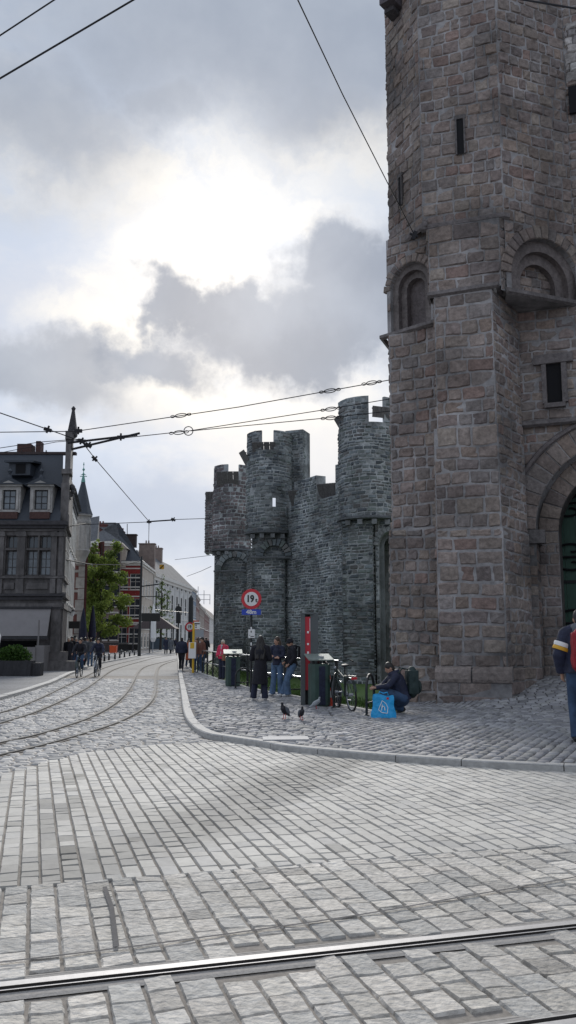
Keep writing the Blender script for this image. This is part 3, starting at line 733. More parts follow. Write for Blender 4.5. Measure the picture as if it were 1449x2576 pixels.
mb.prism([(a[0] + .02, a[1] + .03), (b[0] - .02, b[1] + .03), (b[0] + .5, b[1] + 1.2), (a[0] + .5, a[1] + 1.2)], -.3, .93, 1)
mb.build('plinth', TM, TW, smooth=False)
# left bay: blind arch above, plain wall below
AL, AR = (2.60, 21.25), (3.66, 20.30)
L_, mfl = planemap(AL, AR, 9.45); lx, lz, lr = .72, 1.16, .61
mb = MB(); stones(mb, mfl, L_, 2.6, seed=61, keep=archkeep(lx, lz, lr + .22, -.1, lr), warp=archwarp(lx, lz, lr + .22, -.1, lr), **DS)
holed_back(mb, mfl, L_, 2.6, lx, lz, lr, 0, .5, 1)
voussoirs(mb, mfl, lx, lz, lr, lr + .2, 13, .035, palT, 6)
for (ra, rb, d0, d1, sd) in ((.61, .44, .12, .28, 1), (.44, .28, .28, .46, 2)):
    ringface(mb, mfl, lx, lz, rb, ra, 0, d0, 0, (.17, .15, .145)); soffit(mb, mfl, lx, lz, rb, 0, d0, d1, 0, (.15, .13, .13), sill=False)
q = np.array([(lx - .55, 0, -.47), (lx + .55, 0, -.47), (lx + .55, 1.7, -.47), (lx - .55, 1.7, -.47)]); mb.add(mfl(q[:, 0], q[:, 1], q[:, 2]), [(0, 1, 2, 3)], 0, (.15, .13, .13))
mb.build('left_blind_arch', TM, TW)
mb = MB(); moulding(mb, [(3.5, 24), (2.50, 21.4), (3.70, 20.30)], 9.36, .12, .10, 0, (.17, .155, .155)); mb.build('string_course', TM, TW); mb = MB()
moulding(mb, [(3.4, 24), CL, C0, (3.5, 20.0)], 11.8, .16, .05, 0, (.19, .17, .17))
mb.build('string_course', TM, TW)
mb = MB(); LB0, LB1 = (2.62, 21.15), (3.75, 20.42)
for (z0, z1, d, sd) in ((4.3, 9.4, 0, 71), (-.2, 4.3, .10, 72)):
    a = (LB0[0] - d * .9, LB0[1] - d * .6); b = (LB1[0] - d * .54, LB1[1] - d * .84)
    wall(mb, a, b, z0, z1, sd, gap=.03, bulge=.035, jit=.022, width=(.26, .5), course=(.26, .33)); wall(mb, (a[0] + .7, a[1] + 2.6), a, z0, z1, sd + 5)
    mb.prism([(a[0] + .01, a[1] + .02), (b[0], b[1] + .02), (b[0] + 1, b[1] + 2), (a[0] + .7, a[1] + 2.6)], z0, z1 - .003, 1)
mb.build('left_wall', TM, TW)
# portal wall set back between the towers, gate arch with recessed door
NP = (-.37, -.93); Qf = (Q[0] + NP[0] * .12, Q[1] + NP[1] * .12); QEf = (QE[0] + NP[0] * .12, QE[1] + NP[1] * .12)
L_, mfp = planemap(Q, QE, .4); px, pz, pr = 2.38, 3.87, 2.10
mb = MB(); DP = dict(DS, gap=.014, bulge=.012, val=.14, rough=.004, tilt=.004)
stones(mb, mfp, L_, 9.45, seed=81, keep=archkeep(px, pz, pr + .55, -.1, pr), warp=archwarp(px, pz, pr + .55, -.1, pr), **DP)
holed_back(mb, mfp, L_, 9.45, px, pz, pr, 0, 1.6, 1); voussoirs(mb, mfp, px, pz, pr, pr + .55, 23, .02, palT, 8, depth=.3)
for sgn in (-1, 1):
    stones(mb, lambda s, t, k, sg=sgn: mfp(px + sg * (pr - k) + 0 * s, t, -s), 1.5, pz, seed=84 + sgn, **DP)
moulding(mb, [Qf, QEf], 6.83, .14, .08, 0, (.17, .155, .155)); mb.prism([Qf, QEf, QE, Q], 6.86, 6.97, 1)
wall(mb, Qf, QEf, 6.97, 9.85, 87, gap=.014, bulge=.015, width=(.3, .6))
voussoirs(mb, lambda s, t, k: mfp(s, t, k - .55), px, pz, pr - .5, pr - .04, 17, .02, palT, 18, depth=.3)
for sgn in (-1, 1):
    a_s = px - pr if sgn < 0 else px + pr - .5
    stones(mb, lambda s, t, k, a_s=a_s: mfp(s + a_s, t, k - .55), .5, pz, seed=94 + sgn, **DP)
    q = np.array([(a_s, 0, -.555), (a_s + .5, 0, -.555), (a_s + .5, pz, -.555), (a_s, pz, -.555)]); mb.add(mfp(q[:, 0], q[:, 1], q[:, 2]), [(0, 1, 2, 3)], 1)
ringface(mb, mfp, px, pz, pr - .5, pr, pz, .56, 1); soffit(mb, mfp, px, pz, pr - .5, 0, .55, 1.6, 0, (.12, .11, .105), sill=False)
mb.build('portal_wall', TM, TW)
mb = MB(); mb.prism([(5.6, 20.35), (5.82, 20.56), (6.05, 20.74), (6.3, 21.5), (5.6, 21.6)], -.3, 1.3, 0, col=(.2, .175, .165)); mb.build('jamb_base', ['tower_stone'], TW)
# the second gate tower and the wall beyond it, unseen past the right edge; added to block sky and darken the ground
mb = MB(); mb.prism([(QE[0] - .2, QE[1] - .1), (12.0, 17.6), (14.2, 17.4), (16, 19.5), (15, 23), (11.5, 23)], -.3, HT, 0, col=(.2, .17, .165)); mb.prism([(15.6, 18.2), (26, 12.5), (27, 14), (16, 20.5)], -.3, 14, 0, col=(.2, .17, .165)); mb.build('unseen_wing', ['tower_stone'], TW)
mb = MB()
hood = [mfp(np.array([px + (pr + .62) * math.cos(a)]), np.array([pz + (pr + .62) * math.sin(a)]), np.array([.05]))[0] for a in np.linspace(.15, math.pi - .15, 30)]
mb.tube(hood, .07, 6, col=(.17, .15, .15))
a_ = [mfp(np.array([s]), np.array([pz - .1]), np.array([d]))[0] for s, d in ((px - pr - .62, .0), (px - pr - .0, .0), (px - pr + .0, -1.5))]
for s0_, s1_, d0_, d1_ in ((px - pr - .6, px - pr + .1, -.1, .1), (px - pr - .1, px - pr + .1, -1.5, -.1), (0, .5, -.1, .12)):
    q = np.array([(s, t, d) for t in (pz - .35, pz - .02) for s, d in ((s0_, d1_), (s1_, d1_), (s1_, d0_), (s0_, d0_))])
    mb.add(mfp(q[:, 0], q[:, 1], q[:, 2]), [(0, 1, 2, 3)[::-1], (4, 5, 6, 7), (0, 1, 5, 4), (1, 2, 6, 5), (2, 3, 7, 6), (3, 0, 4, 7)], 0, (.14, .13, .13))
mb.build('impost', TM, TW)
mb = MB(); mb.prism([C1, C2, QE, (QE[0], QE[1] + 1), (Q[0], Q[1] + .5), (C1[0] + .1, C1[1] + .6)], 9.86, 9.94, 1); moulding(mb, [(C1[0] - .02, C1[1] - .0), C2], 9.82, .14, .07, 0, (.17, .155, .155)); mb.build('arch_sill', TM, TW)
# niche window in the portal wall
mb = MB(); wx, wz = .72, 7.38; mfp0 = mfp; _, mfp = planemap(Qf, QEf, .0)
q = np.array([(wx, wz, .05), (wx + .34, wz, .05), (wx + .34, wz + 1.0, .05), (wx, wz + 1.0, .05)]); mb.add(mfp(q[:, 0], q[:, 1], q[:, 2]), [(0, 1, 2, 3)], 1)
for (x0, x1, y0, y1, k1) in ((wx - .12, wx - .01, wz, wz + 1, .12), (wx + .35, wx + .48, wz, wz + 1, .12), (wx - .3, wx + .64, wz + 1.01, wz + 1.25, .14), (wx - .08, wx + .42, wz - .12, wz - .01, .16)):
    q = np.array([(x, y, k) for k in (.0, k1) for x, y in ((x0, y0), (x1, y0), (x1, y1), (x0, y1))]); mb.add(mfp(q[:, 0], q[:, 1], q[:, 2]), [(4, 5, 6, 7), (0, 1, 5, 4), (1, 2, 6, 5), (2, 3, 7, 6), (3, 0, 4, 7)], 0, (.15, .135, .135))
mb.build('niche_window', ['tower_stone', 'void'], TW)
# green gate
mfp = mfp0
mb = MB()
def pbox(mb, s0, s1, t0, t1, d0, d1, mi=0):
    q = np.array([(s, t, d) for d in (d0, d1) for s, t in ((s0, t0), (s1, t0), (s1, t1), (s0, t1))]); mb.add(mfp(q[:, 0], q[:, 1], q[:, 2]), [(4, 5, 6, 7), (0, 1, 5, 4), (1, 2, 6, 5), (2, 3, 7, 6), (3, 0, 4, 7)], mi)
for i in range(16): pbox(mb, px - pr + i * .282, px - pr + i * .282 + .274, 0, 5.6, -1.7, -1.52)
pbox(mb, px - pr - .2, px + pr + .2, 5.4, 7, -1.8, -1.5, 1); pbox(mb, px - pr - .2, px + pr + .2, 2.62, 2.7, -1.6, -1.49, 1)
DR = mb.build('gate_door', ['door_green', 'iron'], TW)
for zz in (1.6, 3.3, 4.7):
    mb = MB(); P_ = lambda s, t: mfp(np.array([s]), np.array([t]), np.array([-1.47]))[0]
    mb.tube([P_(px - pr + .3, zz), P_(px - pr + 1.9, zz)], .035, 6)
    for sg in (-1, 1):
        mb.tube([P_(px - pr + .75 - .38 * (1 - k / 16) * math.cos(k * .36), zz + sg * (.2 + .17 * math.sin(k * .36) * (1 - k / 22))) for k in range(16)], .03, 5)
    mb.build('strap_hinge', 'iron', DR)
# paler wall and opening past the right facet, high up
mb = MB(); palP = [(.38, .36, .35), (.30, .28, .28), (.42, .41, .40), (.33, .31, .30)]
ZE = (C2[0] + 2.8, C2[1] - 1.1); wall(mb, C2, ZE, 9.6, HT, 91, pal=palT); 
wall(mb, (C2[0] + .0, C2[1] - .05), (C2[0] + .9, C2[1] - .41), 15.9, 17.6, 92, pal=palP, back=False)
mb.build('inner_wall', TM, TW)
L_, m9 = planemap((C2[0], C2[1] - .05), ZE, 0); mb = MB()
q = np.array([(x, y, k) for k in (.0, .075) for x, y in ((.04, 15.0), (.6, 15.0), (.6, 15.75), (.04, 15.75))]); mb.add(m9(q[:, 0], q[:, 1], q[:, 2]), [(4, 5, 6, 7), (0, 1, 5, 4), (1, 2, 6, 5), (2, 3, 7, 6), (3, 0, 4, 7)], 0)
mb.build('beam_hole', 'void', TW)
# jutting corbel at the upper left corner
mb = MB(); c = ap(985, 22, 20.9); mb.box((c.x, c.y - .1, c.z + .1), (.42, .6, .3), R(-40), 0, col=(.09, .08, .09)); mb.box((c.x + .03, c.y, c.z - .12), (.3, .4, .16), R(-40), 0, .95, col=(.07, .065, .07))
mb.build('corbel', TM, TW)
# iron wire anchors
# ------------------------------------------------------------------ castle curtain wall with turrets
palC2 = [(.165, .19, .205), (.13, .15, .165), (.205, .23, .24), (.10, .115, .13), (.18, .20, .205), (.24, .26, .265), (.165, .165, .165), (.15, .175, .17)]
palR = [(.17, .14, .145), (.14, .12, .125), (.20, .165, .165), (.12, .11, .12), (.16, .15, .155)]
CW = thing('castle_wall', 'long blue grey rubble stone curtain wall with three round crenellated turrets behind the grass', 'castle wall')
T3 = ap(933, 1608, 42); T2 = ap(676, 1608, 49); T1 = ap(581, 1608, 58)
T3, T2, T1 = [(t.x, t.y) for t in (T3, T2, T1)]
CM = ['curtain_stone', 'mortar_dark']
DC = dict(course=(.12, .23), width=(.2, .52), gap=.032, bulge=.03, bevel=.03, jit=.014, rough=.01, pal=palC2, val=.3, n=4, wob=.02, drop=.02, tilt=.03)
def cwall(mb, a, b, z0, z1, seed, thick=.9, **kw):
    L_, mf = planemap(a, b, z0); P = dict(DC); P.update(kw); stones(mb, mf, L_, z1 - z0, seed=seed, **P)
    d = ((b[0] - a[0]) / L_, (b[1] - a[1]) / L_); n_ = (-d[1] * thick, d[0] * thick)
    mb.prism([a, b, (b[0] + n_[0], b[1] + n_[1]), (a[0] + n_[0], a[1] + n_[1])], z0, z1, 1)
def seg(a, b, t): return (a[0] + (b[0] - a[0]) * t, a[1] + (b[1] - a[1]) * t)
def shutter(c, wd, ln, az, tilt=35, parent=CW, n=4):
    """flap of dark planks hanging in a crenel, tilted outwards"""
    mb = MB(); M_ = Matrix.Rotation(az, 3, 'Z') @ Matrix.Rotation(R(tilt), 3, 'X')
    for i in range(n):
        x = (i - (n - 1) / 2) * wd / n; mb.box(Vector(c) + M_ @ Vector((x, 0, -ln / 2)), (wd / n - .02, .06, ln), rot=M_)
    mb.box(Vector(c) + M_ @ Vector((0, .05, -ln * .2)), (wd, .05, .08), rot=M_)
    return mb.build('shutter', 'shutter_wood', parent)
def turret(c, r, zb, zt, seed, face, pal, gaps, r2, zr, ledge=True, course=(.14, .24)):
    """round corbelled turret: cylinder from zb to zt with crenels cut to zt-1.5; face = angle the front looks to"""
    mb = MB(); span = R(230); a0 = face - span / 2; zc = zt - 1.35
    mf = cylmap(c, r, a0, 0); Lc = span * r
    def inhole(s, t, m=0.0):
        k = np.zeros(np.shape(s), bool)
        for (ga, gb, za, zz) in gaps:
            sa, sb = (R(ga) + span / 2) * r, (R(gb) + span / 2) * r
            k |= (s > sa - m) & (s < sb + m) & (t > za - m) & (t < zz + m)
        return k
    P = dict(DC, pal=pal, course=course)
    def wp(Sg, Tg):
        Sg = Sg.copy()
        for (ga, gb, za, zz) in gaps:
            sa, sb = (R(ga) + span / 2) * r, (R(gb) + span / 2) * r; m = (Tg > za) & (Tg < zz) & (Sg > sa) & (Sg < sb)
            Sg = np.where(m & (Sg < (sa + sb) / 2), sa, np.where(m, sb, Sg))
        return Sg, Tg
    stones(mb, lambda s, t, k: mf(s, t + zb, k), Lc, zt - zb, seed=seed, keep=lambda s, t: ~inhole(s, t + zb, .10), warp=lambda a, b: (wp(a, b + zb)[0], b), **P)
    # shell built in angular cells so that crenels and slits are real openings
    ss = sorted(set([0, Lc] + list(np.linspace(0, Lc, 33)) + [(R(g[k]) + span / 2) * r for g in gaps for k in (0, 1)])); ts = sorted(set([zb, zt] + [g[k] for g in gaps for k in (2, 3) if zb < g[k] < zt]))
    th = .16
    for i in range(len(ss) - 1):
        for j in range(len(ts) - 1):
            sm_, tm_ = (ss[i] + ss[i + 1]) / 2, (ts[j] + ts[j + 1]) / 2
            if inhole(sm_, tm_): continue
            q = [(ss[i], ts[j], 0), (ss[i + 1], ts[j], 0), (ss[i + 1], ts[j + 1], 0), (ss[i], ts[j + 1], 0)]; q += [(s, t, -th) for s, t, _ in q]; q = np.array(q)
            mb.add(mf(q[:, 0], q[:, 1], q[:, 2]), [(0, 1, 2, 3), (4, 7, 6, 5), (0, 4, 5, 1), (1, 5, 6, 2), (2, 6, 7, 3), (3, 7, 4, 0)], 1)
    T = mb.build('turret', CM, CW)
    if ledge:
        mb = MB(); pts = [tuple(mf(np.array([s]), np.array([0.]), np.array([-.05]))[0][:2]) for s in np.linspace(0, Lc, 40)]
        moulding(mb, pts, zb - .16, .16, .16, 0, (.12, .13, .14))
        mb.prism(pts, zb - .12, zb, 1)
        for g in np.linspace(-70, 70, 6):
            p = mf(np.array([(R(g) + span / 2) * r]), np.array([zb - .28]), np.array([-.06]))[0]; mb.box(tuple(p), (.2, .24, .24), face, 0, col=(.2, .21, .22))
        mb.build('ledge', CM, T)
    return T
f3 = math.atan2(-T3[1], -T3[0] - 3); f2 = math.atan2(-T2[1], -T2[0] - 4); f1 = math.atan2(-T1[1], -T1[0] - 2)
def XY0(x, Y): return (ray(x, 1608)[0] * Y, Y)
def zat(y, Y): return ap(724, y, Y).z
z3t, z3b = zat(1005, 41.2), zat(1302, 41.2)
turret(T3, 1.50, z3b, z3t, 101, f3, palC2, [(6, 37, zat(1063, 40.7), z3t + 1), (-95, -72, zat(1072, 41.2), z3t + .1)], 1.3, 0)
z2t, z2b = zat(1088, 48.3), zat(1338, 48.3)
turret(T2, 1.33, z2b, z2t, 102, f2, palC2, [(-16, 16, z2t - 1.15, z2t + 1), (-110, -78, z2t - 2.6, z2t + 1), (13, 23, zat(1275, 47.8), zat(1252, 47.8))], 1.2, 0)
z1t, z1b = zat(1172, 57.3), zat(1382, 57.3)
turret(T1, 1.32, z1b, z1t, 103, f1, palR, [(-12, 22, z1t - 1.05, z1t + 1), (-98, -70, z1t - 1.6, z1t + 1)], 1.2, 0, course=(.2, .32))
# curtain segments, from right to left
mb = MB(); zf = -.55
E3 = (T3[0] + 5.5, T3[1] - 4); A23a = (T3[0] - 1.0, T3[1] + .8); A23b = (T2[0] + 1.0, T2[1] - .6)
def crest(y, Y): return zat(y, Y)
cwall(mb, A23b, A23a, zf, crest(1262, 46), 111)
for (u0, u1, y) in ((.14, .52, 1200), (.82, 1.05, 1190)): cwall(mb, seg(A23b, A23a, u0), seg(A23b, A23a, u1), crest(1262, 46), crest(y, 46), 112 + int(u0 * 10), thick=.6)
cwall(mb, (T1[0] + .9, T1[1] - .3), T2, zf, 7.2, 121); cwall(mb, XY0(541, 61), T1, zf, crest(1262, 62), 123)
# buttresses under the turrets
def butt(c, w, y0, z1, seed, pal=palC2, dz=0, az=0.0):
    d = (math.cos(az), math.sin(az)); n_ = (d[1], -d[0])
    a = (c[0] - d[0] * w / 2 + n_[0] * y0, c[1] - d[1] * w / 2 + n_[1] * y0); b = (c[0] + d[0] * w / 2 + n_[0] * y0, c[1] + d[1] * w / 2 + n_[1] * y0)
    cwall(mb, a, b, zf, z1, seed, thick=2, pal=pal); cwall(mb, b, (b[0] - n_[0] * 2.2, b[1] - n_[1] * 2.2), zf, z1, seed + 1, thick=.2, pal=pal)
    cwall(mb, (a[0] - n_[0] * 2.2, a[1] - n_[1] * 2.2), a, zf, z1, seed + 2, thick=.2, pal=pal)
    return a, b
butt((T3[0] - .48, T3[1]), 1.5, .95, z3b - .15, 131, az=R(-12)); butt((T2[0] + .1, T2[1]), 1.9, .85, z2b - .15, 141, az=R(-8)); butt((T1[0] + .15, T1[1]), 2.1, .95, z1b - .15, 151, az=R(-6))
mb.build('curtain', CM, CW)
# deep arched recess between the right turret buttress and the gate tower
mb = MB(); a = (T3[0] + .2, T3[1] - .85); b = (a[0] + 3.4, a[1] - 1.0); L_, mr = planemap(a, b, zf); rz = crest(1372, 41) - zf
stones(mb, mr, L_, z3b + .3 - zf, seed=161, keep=archkeep(.86, rz, .95, .0, .7), warp=archwarp(.86, rz, .95, 0, .7), **DC)
holed_back(mb, mr, L_, z3b + .3 - zf, .86, rz, .7, 0, 1.6, 1); voussoirs(mb, mr, .86, rz, .7, .95, 13, .08, [(.24, .25, .255), (.2, .215, .22)], 3)
ringface(mb, mr, .86, rz, .48, .7, 0, .33, 0, (.17, .185, .19))
q = np.array([(0, 0, -1.5), (2.1, 0, -1.5), (2.1, rz + 1, -1.5), (0, rz + 1, -1.5)]); mb.add(mr(q[:, 0], q[:, 1], q[:, 2]), [(0, 1, 2, 3)], 1)
mb.build('arched_recess', CM, CW)
mb = MB(); # wall mass with battlements behind and right of the right turret, seen past it
b0, b1 = (T3[0] + .6, T3[1] + .5), (T3[0] + 3.6, T3[1] - 1.2)
cwall(mb, b0, b1, 6.0, zat(1090, 42), 171); mb.build('curtain', CM, CW)
# relieving arches on the buttress faces
for (c, yy, Y, r0, sd) in ((ap(690, 1400, 47.9), 1400, 47.9, .62, 1), (ap(590, 1435, 56.8), 1435, 56.8, .9, 2)):
    mb = MB(); L_, ma = planemap((c.x - 1, Y), (c.x + 1, Y - .1), 0)
    voussoirs(mb, ma, 1, c.z, r0, r0 + .38, 11, .06, palC2, sd, gap=.03); mb.tube([(c.x - 1.4, Y - .03, c.z - .06), (c.x + 1.4, Y - .05, c.z - .06)], .07, 6, col=(.15, .16, .17))
    mb.build('relieving_arch', CM, CW)
# slab merlon behind T2 and the low stair turret at the far left
mb = MB(); c = ap(741, 1085, 49.3); cwall(mb, (c.x - .55, 49.2), (c.x + .5, 48.8), 8, c.z + .0, 181, thick=1.2, course=(.12, .2)); cwall(mb, (c.x + .5, 48.8), (c.x + .8, 50.0), 8, c.z, 182, thick=.2)

c = ap(531, 1235, 60); cwall(mb, (c.x - .45, 60.6), (c.x + .6, 60.2), zat(1390, 60.4), c.z, 183, thick=1.6, pal=palR); cwall(mb, (c.x - .45, 62.2), (c.x - .45, 60.6), zat(1390, 60.4), c.z, 184, thick=.2, pal=palR)
cwall(mb, (ap(538, 1500, 60.8).x, 60.8), (c.x + 1.8, 60.3), zf, zat(1388, 60.4), 185, thick=1)
mb.build('curtain', CM, CW)
shutter(tuple(Vector(ap(663, 1112, 47.6))), 1.35, 1.0, R(-3)); shutter(tuple(ap(607, 1135, 48.6)), .9, 1.1, R(-70), 30, n=3)
shutter(tuple(ap(572, 1186, 56.2)), 1.5, 1.05, R(0)); shutter(tuple(ap(750, 1233, 47.2)), 1.3, 1.0, R(-25)); shutter(tuple(ap(825, 1216, 45)), 1.35, 1.1, R(-25))
shutter(tuple(ap(848, 1050, 41.6)), .9, 1.3, R(-75), 32, n=3); shutter(tuple(ap(959, 1023, 40.6)), .95, .55, R(22), 6); shutter(tuple(ap(527, 1237, 60.2)), .6, 1.0, R(-8), 28, n=3)
# ------------------------------------------------------------------ buildings on the left and down the street
def XY(x, Y): return (ray(x, 1608)[0] * Y, Y)
def panel_holes(mb, p0, p1, z0, z1, holes, depth=.18, mi=0):
    L_, mf = planemap(p0, p1, 0)
    ss = sorted(set([0, L_] + [h[0] for h in holes] + [h[1] for h in holes])); ts = sorted(set([z0, z1] + [h[2] for h in holes] + [h[3] for h in holes]))
    for i in range(len(ss) - 1):
        for j in range(len(ts) - 1):
            s, t = (ss[i] + ss[i + 1]) / 2, (ts[j] + ts[j + 1]) / 2
            if any(h[0] < s < h[1] and h[2] < t < h[3] for h in holes): continue
            q = np.array([(ss[i], ts[j], 0), (ss[i + 1], ts[j], 0), (ss[i + 1], ts[j + 1], 0), (ss[i], ts[j + 1], 0)]); mb.add(mf(q[:, 0], q[:, 1], q[:, 2]), [(0, 1, 2, 3)], mi)
    for h in holes:
        q = np.array([(s, t, k) for k in (0, -depth) for s, t in ((h[0], h[2]), (h[1], h[2]), (h[1], h[3]), (h[0], h[3]))])
        mb.add(mf(q[:, 0], q[:, 1], q[:, 2]), [(0, 4, 5, 1), (1, 5, 6, 2), (2, 6, 7, 3), (3, 7, 4, 0)], mi)
    return L_, mf
def fbox(mb, mf, s0, s1, t0, t1, d0, d1, mi=0, col=None):
    q = np.array([(s, t, d) for d in (d0, d1) for s, t in ((s0, t0), (s1, t0), (s1, t1), (s0, t1))])
    mb.add(mf(q[:, 0], q[:, 1], q[:, 2]), [(4, 5, 6, 7), (3, 2, 1, 0), (0, 1, 5, 4), (1, 2, 6, 5), (2, 3, 7, 6), (3, 0, 4, 7)], mi, col)
def window(parent, mf, h, frame='trim_white', glass='glass_dark', depth=.18, nx=1, ny=1, fw=.07, sill=None, name='window'):
    mb = MB(); s0, s1, t0, t1 = h; d0, d1 = -depth, -depth + .05
    for a in ((s0, s0 + fw, t0, t1), (s1 - fw, s1, t0, t1), (s0 + fw, s1 - fw, t1 - fw, t1), (s0 + fw, s1 - fw, t0, t0 + fw)): fbox(mb, mf, *a, d0, d1)
    for i in range(1, nx + 1):
        x = s0 + (s1 - s0) * i / (nx + 1); fbox(mb, mf, x - fw * .3, x + fw * .3, t0 + fw, t1 - fw, d0, d1 - .012)
    for j in range(1, ny + 1):
        y = t0 + (t1 - t0) * j / (ny + 1); fbox(mb, mf, s0 + fw, s1 - fw, y - fw * .3, y + fw * .3, d0, d1 - .016)
    if sill: fbox(mb, mf, s0 - .06, s1 + .06, t0 - .1, t0 - .004, -.02, .09)
    w = mb.build(name, frame, parent); m2 = MB(); q = np.array([(s0, t0, d0 + .012), (s1, t0, d0 + .012), (s1, t1, d0 + .012), (s0, t1, d0 + .012)])
    m2.add(mf(q[:, 0], q[:, 1], q[:, 2]), [(0, 1, 2, 3)]); m2.build('pane', glass, w); return w
def backwall(mb, mf, L_, z0, z1, d=1.2, mi=0):
    q = np.array([(0, z0, -d), (L_, z0, -d), (L_, z1, -d), (0, z1, -d)]); mb.add(mf(q[:, 0], q[:, 1], q[:, 2]), [(0, 1, 2, 3)], mi)
def frows(L_, n, w, m0=None):
    m0 = (L_ / n - w) / 2 if m0 is None else m0
    p = (L_ - 2 * m0 - w) / max(n - 1, 1)
    return [(m0 + i * p, m0 + i * p + w) for i in range(n)]

# --- dark corner house with slate mansard roof
HY = 42.0; zz = lambda y: ap(724, y, HY).z
H1 = thing('corner_house', 'dark weathered stone corner house with slate roof, dormers and a grey shop awning', 'house')
A0 = (XY(-190, HY)[0], HY); A1 = XY(152, HY); sx = lambda x: XY(x, HY)[0] - A0[0]
mb = MB(); wins = []
for (a, b) in ((3, 32), (56, 85), (89, 118), (-60, -30), (-93, -64)): wins += [(sx(a), sx(b), zz(1447), zz(1384)), (sx(a), sx(b), zz(1379), zz(1347))]
dpt = .3
shop = (sx(-150), sx(92), .1, zz(1612))
L_, mh = panel_holes(mb, A0, A1, .1, zz(1322), wins + [shop], dpt)
for (y0, y1, d, mi_) in ((1322, 1312, .35, 1), (1330, 1322.5, .22, 1), (1336, 1331, .1, 0), (1455, 1450, .14, 0), (1500, 1494, .3, 1), (1509, 1501, .18, 1), (1527, 1518, .12, 0), (1532, 1528, .2, 1)): fbox(mb, mh, 0, L_ + d * .4, zz(y0), zz(y1), .002, d, mi_)
for (a, b) in ((34, 54), (122, 135), (-28, 0), (140, 151)):
    fbox(mb, mh, sx(a), sx(b), zz(1449), zz(1337), .003, .12); fbox(mb, mh, sx(a) - .05, sx(b) + .05, zz(1350), zz(1340), .004, .18)
    fbox(mb, mh, sx(a), sx(b), zz(1493), zz(1456), .003, .13)
for (a, b) in ((60, 115), (4, 30)): fbox(mb, mh, sx(a), sx(b), zz(1482), zz(1466), .003, .07)
for (a, b) in ((128, 151), (-170, -152)): fbox(mb, mh, sx(a), sx(b), .1, zz(1530), .003, .14)
backwall(mb, mh, L_ - 1.1, .1, zz(1322), 3.5)
# street side of the same house
A2 = XY(163, 46.2)
Ls, ms = panel_holes(mb, A1, A2, .1, zz(1322), [], .2)
for k in range(5): fbox(mb, ms, .2 + k * .95, .5 + k * .95, .1, zz(1530), .0, .08); fbox(mb, ms, .2 + k * .95, .45 + k * .95, zz(1449), zz(1337), .0, .06)
for (y0, y1, d) in ((1324, 1308, .16), (1502, 1490, .18), (1458, 1450, .1), (1530, 1518, .12)): fbox(mb, ms, 0, Ls, zz(y0), zz(y1), .0, d)
mb.build('wall', ['stone_grey', 'stone_sooty'], H1)
for i, h in enumerate(wins): window(H1, mh, h, 'stone_grey', 'glass_light' if i % 2 == 0 else 'glass_dark', dpt, 1, 2 if h[3] - h[2] > 1.2 else 0, .05)
for k in range(4):
    for (y0, y1) in ((1446, 1385), (1379, 1347)): window(H1, ms, (.55 + k * .95, 1.1 + k * .95, zz(y0), zz(y1)), 'trim_white', 'glass_dark', -.03, 0, 1, .06)
mb = MB()
RX0, RX1 = A0[0], XY(143, HY)[0]; ze, zr = zz(1312), ap(724, 1143, HY + 2.3).z
prof = [(HY - .25, ze), (HY + .35, ze + 1.1), (HY + 1.7, zr - .8), (HY + 2.3, zr), (HY + 5, zr), (HY + 8, ze)]
n = len(prof); v = [(RX0, y, z) for y, z in prof] + [(RX1 - max(y - HY, 0) * .29, y, z) for y, z in prof]
mb.add(v, [(i, n + i, n + i + 1, i + 1) for i in range(n - 1)] + [tuple(range(n)), tuple(range(n, 2 * n))[::-1]])
RF = mb.build('roof', 'slate', H1)
mb = MB(); mb.box(((RX0 + RX1) / 2, HY + 2.4, zr + .06), (RX1 - RX0, .3, .14))
for k in range(int((RX1 - RX0 - 1) / 1.3)): mb.box((RX0 + 1 + k * 1.3, HY + 2.25, zr + .14), (.04, .1, .14))
mb.build('ridge_tiles', 'roof_brown', RF)
mb = MB(); c = ap(66, 1133, HY + 2.8); mb.box((c.x, c.y, c.z - .2), (ap(84, 1133, HY + 2.6).x - ap(49, 1133, HY + 2.6).x, .8, .95)); mb.box((c.x + .72, c.y, c.z), (.25, .6, .9)); mb.build('chimney', 'brick_brown', RF)
def roofy(z):  # depth of the mansard face at height z
    return np.interp(z, [p[1] for p in prof[:4]], [p[0] for p in prof[:4]])
